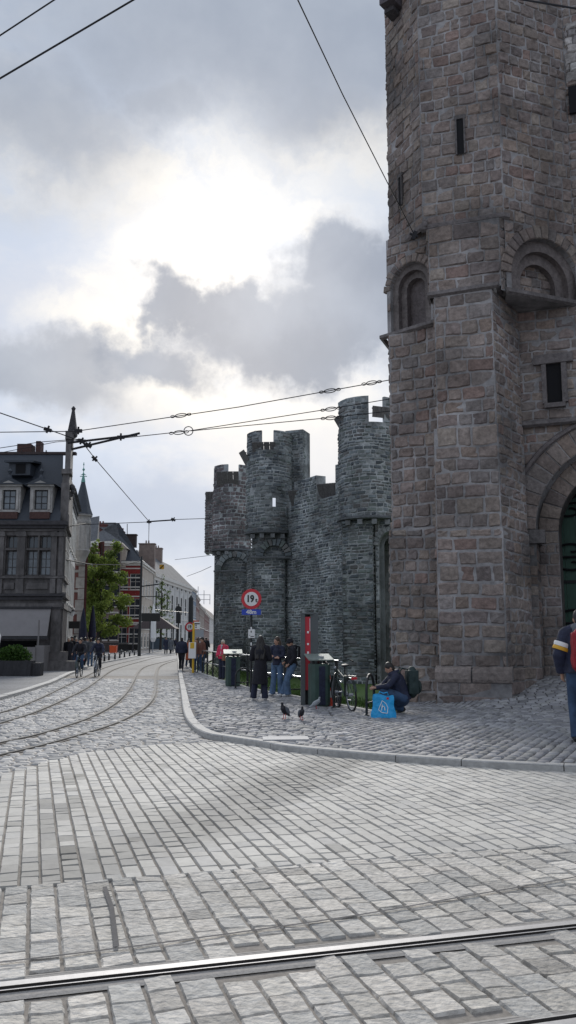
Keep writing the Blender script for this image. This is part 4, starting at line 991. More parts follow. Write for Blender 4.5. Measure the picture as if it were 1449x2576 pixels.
for (xa, xb) in ((61, 118), (-20, 36)):
    m2 = MB(); x0, x1 = XY(xa, HY)[0], XY(xb, HY)[0]; yb = HY + 1.6; yf = HY - .1
    mfd = lambda s, t, k, x0=x0: np.stack([x0 + s, yf - k, t], -1); w_ = x1 - x0
    h = (w_ * .2, w_ * .8, zz(1283), zz(1233))
    for a in ((0, h[0], zz(1290), zz(1222)), (h[1], w_, zz(1290), zz(1222)), (h[0], h[1], zz(1233), zz(1222)), (h[0], h[1], zz(1290), zz(1283))): fbox(m2, mfd, *a, -1.3, 0)
    fbox(m2, mfd, .08, w_ * .17, zz(1283), zz(1234), 0, .08); fbox(m2, mfd, w_ * .83, w_ - .08, zz(1283), zz(1234), 0, .08)
    fbox(m2, mfd, -.1, w_ + .1, zz(1225), zz(1221), 0, .16)
    DM = m2.build('dormer', 'stone_pale', RF)
    window(DM, mfd, h, 'wood_dark', 'glass_light', .12, 1, 2, .06)
    m2 = MB(); zt_, zb_ = zz(1203), zz(1221); q = [(x0 - .2, zb_), (x1 + .2, zb_), ((x0 + x1) / 2, zt_)]
    m2.add([(a, yf - .25, b) for a, b in q] + [(a, yb + .6, b) for a, b in q], [(0, 1, 2), (3, 5, 4), (0, 2, 5, 3), (2, 1, 4, 5), (1, 0, 3, 4)])
    m2.lathe([(.14, 0), (.1, .12), (.05, .2), (.09, .3), (.13, .38), (.05, .46), (.02, .52)], ((x0 + x1) / 2, yf - .1, zt_ - .05), 8)
    m2.build('pediment', 'slate', RF)
    m2 = MB(); m2.box(((x0 + x1) / 2, HY - .12, zz(1298)), (w_ * .88, .3, zz(1290) - zz(1307))); m2.build('brick_panel', 'brick_brown', RF)
    m2 = MB(); m2.add([(x0 + .25, yf - .27, zb_ + .06), (x1 - .25, yf - .27, zb_ + .06), ((x0 + x1) / 2, yf - .27, zt_ - .18)], [(0, 1, 2)]); m2.build('tympanum', 'stone_pale', RF)
m2 = MB(); c = ap(57, 1184, HY + 1.2); m2.box((c.x, HY + 1.3, c.z - .02), (1.1, 1.2, .62)); m2.add([(c.x - .75, HY + .5, c.z + .3), (c.x + .75, HY + .5, c.z + .3), (c.x + .75, HY + 2, c.z + .5), (c.x - .75, HY + 2, c.z + .5), (c.x - .75, HY + .5, c.z + .4), (c.x + .75, HY + .5, c.z + .4), (c.x + .75, HY + 2, c.z + .6), (c.x - .75, HY + 2, c.z + .6)], [(0, 3, 2, 1), (4, 5, 6, 7), (0, 1, 5, 4), (1, 2, 6, 5), (2, 3, 7, 6), (3, 0, 4, 7)])
m2.build('roof_vent', 'slate', RF); m2 = MB(); m2.box((c.x + .05, HY + .69, c.z), (.5, .03, .5)); m2.build('vent_opening', 'void', RF)
# stepped stone gable seen edge-on, with scrolls and an obelisk
mb = MB()
def gx(x): return XY(x, HY)[0]
SK = (A2[0] - A1[0]) / (A2[1] - A1[1])
for (xa, xb, ya, yb, za, zb_) in ((141, 158, 42.1, 47, 1322, 1180), (137, 162, 42.0, 42.9, 1322, 1294), (139, 160, 42.0, 42.8, 1294, 1215), (138, 165, 41.9, 42.9, 1192, 1180), (145, 159, 42.4, 45, 1180, 1090), (143, 165, 42.3, 43.0, 1100, 1080), (146, 163, 42.5, 43.2, 1120, 1100), (144, 163, 42.3, 43, 1250, 1235)):
    k0, k1 = SK * (ya - HY), SK * (yb - HY); mb.prism([(gx(xa) + k0, ya), (gx(xb) + k0, ya), (gx(xb) + k1, yb), (gx(xa) + k1, yb)], zz(za), zz(zb_))
mb.build('gable', 'stone_grey', H1); mb = MB(); mb.box((gx(152), 42.8, (zz(1078) + zz(1022)) / 2), (.42, .4, zz(1022) - zz(1078)), taper=.3); mb.lathe([(.08, 0), (.12, .1), (.03, .22)], (gx(152), 42.8, zz(1022)), 8)
mb.build('obelisk', 'stone_sooty', H1)
mb = MB()
for (x, y, r) in ((166, 1222, .2), (163, 1238, .14), (166, 1085, .2), (168, 1232, .12)): mb.ball((gx(x) - .12, 42.6, zz(y)), (r * .7, .35, r), 8, 6); mb.build('scroll_ornament', 'stone_sooty', H1); mb = MB()
mb = MB(); a0, a1 = XY(-120, HY - .3)[0], XY(124, HY - .3)[0]; zt_, zb_ = zz(1532), zz(1601)
mb.add([(a0, HY - .25, zt_), (a1, HY - .25, zt_), (a1, HY - .75, zb_ + .02), (a0, HY - .75, zb_ + .02), (a0, HY - .20, zt_ - .05), (a1, HY - .20, zt_ - .05), (a1, HY - .70, zb_), (a0, HY - .70, zb_)], [(0, 3, 2, 1), (4, 5, 6, 7), (0, 1, 5, 4), (1, 2, 6, 5), (2, 3, 7, 6), (3, 0, 4, 7)])
mb.build('awning', 'fabric_awning', H1); mb = MB(); mb.box(((a0 + a1) / 2, HY - .75, zb_ - .07), (a1 - a0 + .1, .1, .12)); mb.box(((a0 + a1) / 2, HY - .22, zt_ + .06), (a1 - a0 + .1, .2, .1)); mb.build('awning_bar', 'wood_dark', H1)
mb = MB(); mb.box(((a0 + a1) / 2 - 2, HY + 3.4, 1.4), (a1 - a0 + .5, .1, 2.9)); 
mb.build('shop_interior', 'void', H1)
mb = MB(); c = XY(104, 41.6); mb.box((XY(80, 41.2)[0], 41.2, .62), (XY(97, 41.2)[0] - XY(63, 41.2)[0], .9, 1.2)); mb.box((XY(107, 41.2)[0], 41.4, .66), (XY(119, 41)[0] - XY(97, 41)[0], 1.2, 1.28)); mb.box((XY(98, 41.)[0], 40.9, 1.3), (.06, .06, 2.4))
mb.build('terrace_screen', 'panel_board', H1)
mb = MB(); mb.box((XY(125, 41.5)[0], 41.9, .5), (1.5, .5, 1.0)); mb.box((XY(140, 41.5)[0], 41.9, .3), (1.9, .7, .5)); mb.build('base', 'stone_grey', H1)

# planter with a clipped green bush, boards at the left edge
def leaves(mb, centers, radii, n, size, cols, seed, shell=.35, flat=1.0):
    rs = np.random.RandomState(seed); C_ = np.array(centers, float); Rd = np.array(radii, float); wgt = Rd.prod(1) ** .8; k = rs.choice(len(C_), n, p=wgt / wgt.sum())
    u = rs.normal(size=(n, 3)); u /= np.linalg.norm(u, axis=1)[:, None]; rr = (shell + (1 - shell) * rs.rand(n)) ** .6
    P = C_[k] + u * rr[:, None] * Rd[k]; a = rs.normal(size=(n, 3)); a /= np.linalg.norm(a, axis=1)[:, None]; b = np.cross(a, rs.normal(size=(n, 3))); b /= np.linalg.norm(b, axis=1)[:, None]
    s = size * rs.uniform(.6, 1.4, n)[:, None]
    V = np.stack([P - a * s, P - b * s * .55, P + a * s, P + b * s * .55], 1).reshape(-1, 3)
    ck = rs.randint(0, len(cols), len(C_)); ci = np.where(rs.rand(n) < .65, ck[k], rs.randint(0, len(cols), n)); cl = np.array(cols)[ci] * rs.uniform(.7, 1.3, (n, 1))
    mb.add(V, np.arange(4 * n).reshape(-1, 4), 0, np.repeat(cl, 4, 0))
p = gp(35, 1700, .09); PT = thing('planter', 'dark planter box with a rounded green bush by the shop entrance', 'planter', loc=(p[0], p[1] - .1, .09))
mb = MB(); mb.box((0, 0, .32), (1.55, .6, .62), taper=1.05); mb.box((.95, .1, .27), (.4, .5, .52)); mb.build('box', 'wood_dark', PT)
mb = MB(); leaves(mb, [(-.2, 0, .85), (.2, 0, .8), (0, 0, .95)], [(.6, .4, .35)] * 3, 2600, .05, [(.06, .12, .02), (.04, .09, .015), (.09, .16, .03)], 2); mb.build('bush', 'leaf', PT)
p = gp(2, 1705, .09); mb = MB(); mb.box((p[0] - .35, p[1] - .3, .62), (.6, .05, 1.1), rot=Matrix.Rotation(R(10), 3, 'X')); mb.tube([(p[0] - .1, p[1] - .35, 1.0), (p[0] + .02, p[1] - .4, 1.7), (p[0] - .12, p[1] - .35, 1.95)], .05, 6)
tag(mb.build('menu_board', 'sign_white'), 'white board standing at the left edge of the picture beside the bush', 'board')

# --- white rendered houses in the side row, house with turret
def simple_house0(): pass
def simple_house(name, label, p0, p1, z1, wallm, cols, rows, winw, back=(-8, 2), roofm='slate_grey', roofh=2.5, frame='trim_white', glass='glass_dark', cat='house', group=None, nx=0, ny=1, cornice=.3, hip=0.0, extra=None, z0=.0, sillon=True, ridge_back=4.0, pil=False, eave_trim='trim_white', bv=None, cproj=.35):
    T = thing(name, label, cat, group); mb = MB(); L_ = math.dist(p0, p1); H = z1 - z0
    holes = []
    for (a, b) in rows:
        for (s0, s1) in frows(L_, cols, winw): holes.append((s0, s1, z0 + a * H, z0 + b * H))
    dpt_ = .2 if (p1[0] - p0[0]) / L_ > .7 else .05
    L_, mf = panel_holes(mb, p0, p1, z0, z1, holes, dpt_)
    d = ((p1[0] - p0[0]) / L_, (p1[1] - p0[1]) / L_); D_ = 9
    if bv is None: bv = (p1[0] / p1[1], 1) if d[0] > .7 else (-.75, .66)
    bl = math.hypot(*bv); nb = (bv[0] / bl, bv[1] / bl)
    B0, B1 = (p0[0] + nb[0] * D_, p0[1] + nb[1] * D_), (p1[0] + nb[0] * D_, p1[1] + nb[1] * D_)
    mb.add([(p0[0], p0[1], z0), (B0[0], B0[1], z0), (B1[0], B1[1], z0), (p1[0], p1[1], z0), (p0[0], p0[1], z1), (B0[0], B0[1], z1), (B1[0], B1[1], z1), (p1[0], p1[1], z1)], [(0, 1, 5, 4), (1, 2, 6, 5), (2, 3, 7, 6)])
    backwall(mb, mf, L_, z0, z1, .8)
    if pil:
        for i in range(cols + 1):
            s = i * L_ / cols; fbox(mb, mf, max(s - .25, 0), min(s + .25, L_), z0 + H * .28, z0 + H * .9, .0, .14)
    mb.build('wall', wallm, T)
    for i, h in enumerate(holes): window(T, mf, h, frame, glass, dpt_ - .02, nx, ny if (h[3] - h[2]) > 1.2 else 0, .09, sillon)
    mb = MB(); fbox(mb, mf, -.05, L_ + .05, z1 - cornice, z1, .003, cproj); fbox(mb, mf, 0, L_, z1 - cornice * 2, z1 - cornice + .01, .002, cproj * .4)
    mb.build('cornice', eave_trim, T); mb = MB()
    if len(rows) > 1: fbox(mb, mf, 0, L_, z0 + H * (rows[0][1] + rows[1][0]) / 2 - .12, z0 + H * (rows[0][1] + rows[1][0]) / 2 + .1, .002, .12)
    if len(rows) > 1: mb.build('string_band', eave_trim, T)
    mb = MB(); rb = ridge_back; f = lambda s, k: mf(np.array([s]), np.array([0.]), np.array([k]))[0] if k > 0 else mf(np.array([s]), np.array([0.]), np.array([0.]))[0] + np.array([-nb[0] * k, -nb[1] * k, 0])
    e = [f(-.1, .3), f(L_ + .1, .3), f(L_ + .1, -D_), f(-.1, -D_)]; r = [f(hip, -rb), f(L_ - hip, -rb)]
    V = [(q[0], q[1], z1 + .003) for q in e] + [(r[0][0], r[0][1], z1 + roofh), (r[1][0], r[1][1], z1 + roofh)]
    mb.add(V, [(0, 1, 5, 4), (2, 3, 4, 5), (1, 2, 5), (3, 0, 4), (0, 3, 2, 1)]); RF = mb.build('roof', roofm, T)
    return T, mf, L_, RF
def chimney(parent, c, w, d, h, m='plaster_brown', pots=2):
    mb = MB(); mb.box((c[0], c[1], c[2] + h / 2), (w, d, h)); mb.box((c[0], c[1], c[2] + h + .08), (w + .2, d + .2, .16))
    for i in range(pots): mb.lathe([(.13, 0), (.1, .5)], (c[0] + (i - (pots - 1) / 2) * .4, c[1], c[2] + h + .15), 8)
    return mb.build('chimney', m, parent)
simple_house('row_house', 'narrow white rendered house squeezed between the dark corner house and the turret', XY(163, 46.4), XY(182, 55), ap(724, 1255, 50).z, 'plaster_white', 5, [(.06, .3), (.36, .62), (.68, .9)], .9, roofh=1.5, eave_trim='slate_grey', cproj=.12)
TY = 60; zt = lambda y: ap(724, y, TY).z
p0, p1 = XY(165, TY), XY(207, TY)
T, mf, L_, RF = simple_house('turret_house', 'red brick house with stone quoins and a round corner turret under a pointed slate spire', p0, p1, zt(1388), 'brick_dark', 1, [(.1, .25)], .7, roofh=1.0, eave_trim='stone_pale')
mb = MB()
for k in range(9):
    z = .4 + k * (zt(1395) - .4) / 9; fbox(mb, mf, L_ - (.42 if k % 2 else .6), L_ + .01, z, z + .75, .002, .05)
for y in (1440, 1490, 1545): fbox(mb, mf, 0, L_, zt(y), zt(y) + .18, .003, .06)
mb.build('quoins', 'stone_pale', T)
c = XY(195, TY - .1)
mb = MB(); mb.lathe([(.3, zt(1420)), (.42, zt(1405)), (.62, zt(1390)), (.66, zt(1386)), (.60, zt(1383)), (.60, zt(1320)), (.66, zt(1318)), (.66, zt(1312)), (.60, zt(1310)), (.60, zt(1302)), (.74, zt(1299)), (.74, zt(1296))], (c[0], c[1], 0), 16)
for k in range(8):
    a = k * math.pi / 4; mb.box((c[0] + .62 * math.cos(a), c[1] + .62 * math.sin(a), (zt(1380) + zt(1325)) / 2), (.1, .1, zt(1325) - zt(1380)), a)
TU = mb.build('turret', 'stone_pale', T)
mb = MB(); mb.lathe([(.78, zt(1296)), (.6, zt(1280)), (.36, zt(1245)), (.14, zt(1214))], (c[0], c[1], 0), 8); mb.build('spire', 'slate', TU)
mb = MB(); mb.lathe([(.16, zt(1214)), (.12, zt(1206)), (.05, zt(1196)), (.1, zt(1194)), (.03, zt(1190)), (.02, zt(1186)), (.09, zt(1183)), (.09, zt(1181)), (.02, zt(1178)), (.02, zt(1172)), (.05, zt(1170)), (.01, zt(1163))], (c[0], c[1], 0), 8)
mb.box((c[0], c[1], zt(1199)), (.5, .03, .05)); mb.box((c[0], c[1], zt(1195)), (.36, .03, .04)); mb.build('finial', 'copper', TU)
# hanging lamps and shop signs on the turret house
LY = 50; p = ap(186, 1572, LY); mb = MB(); mb.box((p.x - .1, p.y, p.z), (.9, .08, .42)); tag(mb.build('shop_sign', 'sign_black'), 'small dark shop sign board jutting out beside the turret house', 'sign')
p = ap(183, 1543, LY); LM = thing('wall_lamp', 'hanging wall lantern on a bracket above the people on the left pavement', 'lamp', loc=p)
mb = MB(); mb.tube([(-.6, 0, .3), (0, 0, .32), (0, 0, .15)], .025, 6); mb.lathe([(.03, .16), (.13, .1), (.03, .22)], (0, 0, 0), 6); mb.build('bracket', 'black_metal', LM); mb = MB(); mb.lathe([(.06, -.16), (.11, .1)], (0, 0, 0), 6); mb.build('lantern', 'sign_white', LM)
# closed parasols (dark) near the people
for (x, yt, yb, Y, lab) in ((207, 1530, 1625, 60, 'tall closed dark parasol to the left of the green tree'), (231, 1525, 1625, 66, 'closed dark parasol just left of the tree trunk')):
    b = ap(x, yb, Y); t = ap(x, yt, Y); T = thing('parasol', lab, 'parasol', 'closed dark parasols on the square', loc=(b.x, b.y, .09)); h = t.z - .09
    mb = MB(); mb.tube([(0, 0, 0), (0, 0, h)], .03, 8); mb.lathe([(.25, 0), (.25, .06), (.04, .1)], (0, 0, 0), 10); mb.build('pole', 'black_metal', T)
    mb = MB(); mb.lathe([(.12, h * .32), (.3, h * .42), (.27, h * .6), (.15, h * .85), (.05, h), (.01, h + .08)], (0, 0, 0), 10); mb.build('canopy', 'cloth_navy', T)

# --- houses round the square behind the tree
Y = 118; ze = ap(724, 1412, Y).z; p0, p1 = XY(196, Y), XY(352, Y); p2 = XY(382, 133)
T, mf, L_, RF = simple_house('red_house', 'red brick house with white stone bands and a steep dark roof at the street corner', p0, p1, ze, 'brick_red', 5, [(.04, .26), (.36, .58), (.68, .86)], 1.5, roofm='slate', roofh=6.2, hip=5, cat='house', nx=1, ny=1, ridge_back=6)
mb = MB()
for y in (1436, 1458, 1498, 1536, 1562, 1610, 1642, 1672): pass
for k in range(9):
    z = .9 + k * (ze - 1.2) / 8.6; fbox(mb, mf, 0, L_, z, z + .16, .002, .035)
mb.build('stone_bands', 'trim_white', T)
mb = MB(); fbox(mb, mf, 0, L_, 0, .85, .001, .12); mb.build('plinth', 'sign_black', T)
c = ap(325, 1347, Y + 8); chimney(RF, (c.x, c.y, c.z - 1.8), 2.2, 1.0, 1.8, 'roof_brown', 0); c = ap(309, 1340, Y + 5); chimney(RF, (c.x - .6, c.y, c.z - .6), 1.6, .8, .6, 'brick_dark', 4)
mb = MB(); mb.tube([tuple(ap(320, 1345, Y + 8)), tuple(ap(320, 1318, Y + 8))], .06, 5); mb.build('antenna', 'black_metal', RF)
c = ap(300, 1395, Y - .2); mb = MB(); mb.box((c.x, c.y + 1.5, c.z - .5), (1.8, 3, 2.6)); mb.add([(c.x - 1.2, c.y - .1, c.z + .8), (c.x + 1.2, c.y - .1, c.z + .8), (c.x, c.y - .1, c.z + 1.9), (c.x - 1.2, c.y + 3, c.z + .8), (c.x + 1.2, c.y + 3, c.z + .8), (c.x, c.y + 3, c.z + 1.9)], [(0, 1, 2), (3, 5, 4), (0, 2, 5, 3), (2, 1, 4, 5)])
mb.build('dormer', 'plaster_beige', RF)
simple_house('town_house', 'beige ornate town house between the red brick house and the long white building', (p1[0] + .02, p1[1]), p2, ze - .1, 'plaster_beige', 4, [(.03, .2), (.3, .52), (.62, .82)], 1.8, roofm='slate', roofh=3.4, ridge_back=5, nx=1, hip=.5)
c = ap(373, 1395, 130); H = thing('chimney_stack', 'tall brown brick chimney between the beige house and the white building', 'chimney', loc=(c.x - .5, c.y + 2, 0)); chimney(H, (0, 0, ze), 2.4, 1.2, ap(724, 1370, 132).z - ze, 'plaster_brown', 2)
WZ = ap(724, 1441, 133).z; q0, q1 = XY(383, 133.5), XY(480, 171)
T, mf, L_, RF = simple_house('white_building', 'long white classical building with tall windows and a grey slate roof', q0, q1, WZ, 'plaster_white', 8, [(.10, .36), (.5, .78), (.875, .93)], 1.7, roofm='slate_grey', roofh=4.4, ridge_back=5.5, hip=3, glass='glass_far', cat='building', pil=True, cornice=.5)
c = ap(430, 1420, 158); chimney(RF, (c.x - 2.6, c.y, c.z - 2.5), 1.8, 1.6, 5.4, 'plaster_brown', 2)
q2 = XY(492, 184); simple_house('blue_house', 'slim grey blue house at the far end of the white building', (q1[0], q1[1] + .2), q2, ap(724, 1478, 171).z, 'plaster_blue', 4, [(.2, .42), (.52, .72), (.8, .92)], 1.3, roofm='slate_grey', roofh=1.5)
q3 = XY(500, 205); simple_house('brown_house', 'tall dark brown house beyond the blue house', (q2[0], q2[1] + .2), q3, ap(724, 1497, 184).z, 'brick_dark', 5, [(.2, .4), (.5, .7), (.78, .92)], 1.4, roofm='roof_brown', roofh=2.2)
q4 = XY(513, 240); simple_house('brick_house', 'far red brown house with a pitched roof down the street', (q3[0], q3[1] + .3), q4, ap(724, 1521, 205).z, 'plaster_brown', 6, [(.2, .4), (.5, .7), (.78, .92)], 1.5, roofm='roof_brown', roofh=3.5)
q5 = XY(526, 300); simple_house('brick_house', 'farther brick house, lower on the skyline, before the castle edge', (q4[0], q4[1] + .3), q5, ap(724, 1537, 240).z, 'brick_dark', 7, [(.2, .4), (.5, .7), (.78, .92)], 1.7, roofm='roof_brown', roofh=4)
q6 = XY(548, 390); simple_house('pale_house', 'farthest pale house just visible beside the castle wall', (q5[0], q5[1] + .3), q6, ap(724, 1552, 300).z, 'plaster_white', 8, [(.2, .4), (.5, .7), (.78, .92)], 2, roofm='roof_brown', roofh=4)
p = XY(506, 215); SC = thing('scaffold', 'thin scaffolding frame on the roof of the far brown houses', 'scaffold', loc=(p[0] - 1, p[1], ap(724, 1520, 215).z)); mb = MB()
for i in range(3):
    for j in range(2): mb.tube([(i * 1.5, j * 1.2, 0), (i * 1.5, j * 1.2, 4.5 - i)], .035, 4)
for z in (1.2, 2.4): mb.tube([(0, 0, z), (3, 0, z)], .03, 4); mb.tube([(0, 1.2, z), (3, 1.2, z)], .03, 4)
mb.build('frame', 'sign_back', SC)
Y = 100; T, mf, L_, RF = simple_house('brown_house', 'grey roofed brick house behind the tree, next to the turret', XY(205, Y), XY(240, Y - 2), ap(724, 1365, Y).z, 'brick_dark', 3, [(.1, .3), (.4, .6), (.7, .9)], 1.1, roofm='slate_grey', roofh=3.6, ridge_back=5)
Y = 112; T, mf, L_, RF = simple_house('grey_house', 'brown house with grey roof and chimney pots above the tree top', XY(205, Y), XY(296, Y), ap(724, 1362, Y).z, 'plaster_brown', 4, [(.1, .3), (.4, .6), (.72, .9)], 1.3, roofm='slate_grey', roofh=3.2, ridge_back=5, hip=4)
c = ap(248, 1330, Y + 4); chimney(RF, (c.x, c.y, c.z - .5), 2.4, .8, .9, 'brick_dark', 4)

# --- trees
def tree(name, label, base, H, crown, n, size, cols, seed, trunk_r, fork=.28, cat='tree', limbs=9, lean=0):
    T = thing(name, label, cat, loc=base); rs = random.Random(seed); mb = MB(); tips = []
    mb.tube([(0, 0, -.1), (.02, 0, H * fork * .5), (lean * .4, 0, H * fork), (lean, .05, H * .6), (lean, 0, H * .93)], [trunk_r * 1.25, trunk_r, trunk_r * .85, trunk_r * .5, trunk_r * .12], 9)
    for i in range(limbs):
        z = H * (fork + (.86 - fork) * i / limbs); a = i * 2.4 + rs.uniform(-.4, .4); w = crown(z / H) * .95
        p1_ = (lean + math.cos(a) * w * .45, math.sin(a) * w * .45, z + w * .25); p2_ = (lean + math.cos(a) * w, math.sin(a) * w, z + w * .55)
        mb.tube([(lean * min(1, z / H), 0, z), p1_, p2_], [trunk_r * .35, trunk_r * .2, trunk_r * .05], 5); tips += [p1_, p2_]
        for j in range(2):
            b = a + rs.uniform(-.8, .8); p3 = (p1_[0] + math.cos(b) * w * .5, p1_[1] + math.sin(b) * w * .5, p1_[2] + rs.uniform(-.1, .5) * w); mb.tube([p1_, p3], [trunk_r * .15, trunk_r * .03], 4); tips.append(p3)
    mb.build('trunk', 'bark', T)
    C_ = []; Rd = []
    for i in range(46):
        h = rs.uniform(fork * .75, 1.0); w = crown(h); a = rs.uniform(0, 6.28); q = w * rs.uniform(.25, .95); C_.append((lean + math.cos(a) * q, math.sin(a) * q, h * H * .98)); s = rs.uniform(.2, .40) * max(w, .6); Rd.append((s, s, s * .75))
    for t in tips: C_.append(t); Rd.append((.4 * trunk_r / .2, .4 * trunk_r / .2, .35 * trunk_r / .2))
    mb = MB(); leaves(mb, C_, Rd, n, size, cols, seed, shell=.1); mb.build('crown', 'leaf', T); return T
b = XY(238, 80)
tree('lime_tree', 'big fresh green tree with a layered oval crown in front of the red brick house', (b[0] + .4, 80, .05), 11.2, lambda h: np.interp(h, [.15, .3, .5, .62, .8, 1], [1.7, 2.6, 2.6, 2.15, 1.8, .6]), 16500, .125, [(.15, .20, .038), (.11, .155, .03), (.19, .24, .05), (.08, .115, .024)], 5, .26, fork=.2, limbs=14)
b = XY(404, 120)
tree('young_tree', 'slender young tree with sparse new leaves before the white building', (b[0], 120, .05), 11.3, lambda h: np.interp(h, [.15, .3, .5, .75, 1], [.8, 1.65, 1.5, .9, .2]), 1500, .11, [(.09, .13, .03), (.06, .10, .02)], 9, .16, fork=.25, limbs=12)

# --- things on the far square
def at_px(x, y, z=.09): p = gp(x, y, z); return (p[0], p[1], z)
BP = thing('bollard', 'first small black bollard on the left kerb, nearest the cyclists', 'bollard', 'black bollards along the left kerb', loc=at_px(262.5, 1664))
mb = MB(); mb.lathe([(.085, 0), (.085, .03), (.07, .05), (.065, .38), (.08, .4), (.08, .44), (.06, .47), (.0, .5)], (0, 0, 0), 10); mb.build('post', 'black_metal', BP); mb = MB(); mb.lathe([(.068, .36), (.068, .39)], (0, 0, 0), 10); mb.build('band', 'sign_white', BP)
bl = [(280, 1661, 'second'), (301, 1658, 'third'), (318, 1656, 'fourth'), (334, 1654, 'fifth'), (351, 1652, 'sixth')]
bpx = [(277.5, 1661, 'second'), (293, 1659, 'third'), (304.5, 1656, 'fourth'), (317, 1653.5, 'fifth'), (330, 1651, 'sixth'), (341, 1649, 'seventh'), (266, 1647, ''), (309, 1646, '')]
for (x, y, w) in bpx:
    x = {277.5: 274, 293: 289, 304.5: 301, 317: 313, 330: 326, 341: 338, 266: 262, 309: 305}[x]
    lab = f'{w} small black bollard along the left kerb, counting from the cyclists' if w else ('small black bollard standing back by the orange bin' if x == 262 else 'small black bollard set back behind the kerb row')
    copy_tree(BP, loc=at_px(x, y), label=lab)
for i, (x, y) in enumerate(((450 - 0, 1636),)): pass
p = at_px(285, 1644); OB = thing('waste_container', 'orange street bin in front of the red brick house', 'bin', loc=p); mb = MB(); OB.scale = (.62, .62, .68); mb.box((0, 0, .62), (1.1, .9, 1.05), taper=1.08); mb.box((0, 0, 1.18), (1.25, 1.0, .1)); mb.build('body', 'orange_bin', OB); mb = MB(); mb.tube([(-.4, 0, .05), (-.4, 0, .1)], .08, 8); mb.tube([(.4, 0, .05), (.4, 0, .1)], .08, 8); mb.build('wheels', 'rubber', OB)
p = at_px(375, 1633); PB = thing('planter', 'long blue grey planter screen round the terrace by the kiosk', 'planter', loc=p); mb = MB(); mb.box((0, 0, .8), (6.6, 1.2, 1.55)); mb.build('box', 'planter_blue', PB); mb = MB(); leaves(mb, [(-2, 0, 1.6), (0, 0, 1.6), (2, 0, 1.6)], [(1.5, .4, .22)] * 3, 900, .09, [(.03, .05, .02)], 3); mb.build('hedge', 'leaf', PB)
p = at_px(389, 1629); KS = thing('kiosk', 'open terrace kiosk with a brown pyramid roof on the far square', 'kiosk', loc=(p[0], 100, .09)); KS.location.x = XY(391, 100)[0]
mb = MB(); mb.add([(-2.6, -2, 2.7), (2.6, -2, 2.7), (2.6, 2, 2.7), (-2.6, 2, 2.7), (0, 0, 4.4)], [(0, 1, 4), (1, 2, 4), (2, 3, 4), (3, 0, 4), (0, 3, 2, 1)]); mb.build('roof', 'roof_brown', KS); mb = MB()
for sx_ in (-2.3, 2.3):
    for sy in (-1.7, 1.7): mb.box((sx_, sy, 1.35), (.12, .12, 2.7))
mb.build('posts', 'wood_dark', KS)
b = XY(385, 98); T = thing('parasol', 'closed white parasol standing next to the brown kiosk', 'parasol', loc=(b[0], 98, .09)); mb = MB(); mb.tube([(0, 0, 0), (0, 0, 1.4)], .05, 8); mb.build('pole', 'sign_back', T); mb = MB(); mb.lathe([(.2, 1.2), (.36, 1.6), (.3, 3.6), (.15, 5.0), (.03, 5.5)], (0, 0, 0), 10); mb.build('canopy', 'sign_white', T)
p = at_px(350, 1651); TP = thing('tram_pole', 'tall dark tramway pole in front of the corner of the red house', 'pole', loc=p); hp = ap(350, 1475, p[1]).z; mb = MB(); mb.tube([(0, 0, 0), (0, 0, 1.2), (0, 0, hp + 2.6)], [.16, .13, .09], 10); mb.build('mast', 'black_metal', TP); mb = MB(); mb.tube([(0, 0, hp - .1), (1.6, 0, hp + .1)], .06, 5); mb.tube([(0, 0, hp - 1.0), (1.9, 0, hp - 1.0)], .04, 5); mb.build('bracket', 'black_metal', TP)
b = XY(377, 95); T = thing('sign_post', 'dark street sign on a thin post beside the planter screen', 'sign', loc=(b[0], 95, .09)); mb = MB(); mb.tube([(0, 0, 0), (0, 0, 4.2)], .07, 6); mb.build('post', 'black_metal', T); mb = MB(); mb.box((0, -.1, 3.9), (2.2, .1, .9)); mb.build('board', 'sign_black', T)
b = XY(479, 105); T = thing('tram_pole', 'dark tramway pole standing in front of the blue house', 'pole', loc=(b[0], 105, .0)); hp = ap(479, 1505, 105).z; mb = MB(); mb.tube([(0, 0, 0), (0, 0, hp)], [.34, .3], 10); mb.tube([(0, 0, hp), (0, 0, hp + .4)], [.3, .02], 10); mb.build('mast', 'black_metal', T)
mb = MB(); mb.tube([(0, 0, hp - 1.8), (-4.5, 0, hp - 1.4)], .05, 5); mb.build('bracket', 'black_metal', T)
b = XY(448, 108); T = thing('traffic_light', 'dark traffic light head seen in front of the white building', 'traffic light', loc=(b[0], 108, .0)); mb = MB(); mb.tube([(0, 0, 0), (0, 0, 6)], .09, 8); mb.build('post', 'black_metal', T)
mb = MB(); mb.box((0, 0, 4.2), (.6, .4, 1.3)); mb.lathe([(.42, -.1), (.42, .1)], (0, -.1, 5.3), 16, rot=Matrix.Rotation(R(90), 3, 'X')); mb.build('head', 'black_metal', T)
for i, (x, y, Y, lab) in enumerate(((440, 1582, 106, 'lamp'), )): pass
p = ap(407, 1426, 60); mb = MB(); mb.box(tuple(p), (.32, .04, .32)); T = thing('hanging_sign', 'small square orange sign hanging from the overhead wire before the white building', 'sign'); mb.build('plate', 'band_yellow', T); mb = MB(); mb.tube([(p.x - .15, p.y - .03, p.z - .15), (p.x + .15, p.y - .03, p.z + .15)], .03, 5); mb.build('mark', 'sign_black', T)
# low railing before the red house
T = thing('railing', 'black iron railing along the foot of the red brick house', 'railing'); mb = MB(); a = at_px(222, 1642); b = at_px(322, 1640)
for k in range(40):
    t = k / 39; mb.tube([(a[0] + (b[0] - a[0]) * t, a[1] + (b[1] - a[1]) * t, .1), (a[0] + (b[0] - a[0]) * t, a[1] + (b[1] - a[1]) * t, 1.2)], .04, 4)
for z in (.3, 1.15): mb.tube([(a[0], a[1], z), (b[0], b[1], z)], .05, 4)
mb.build('bars', 'black_metal', T)
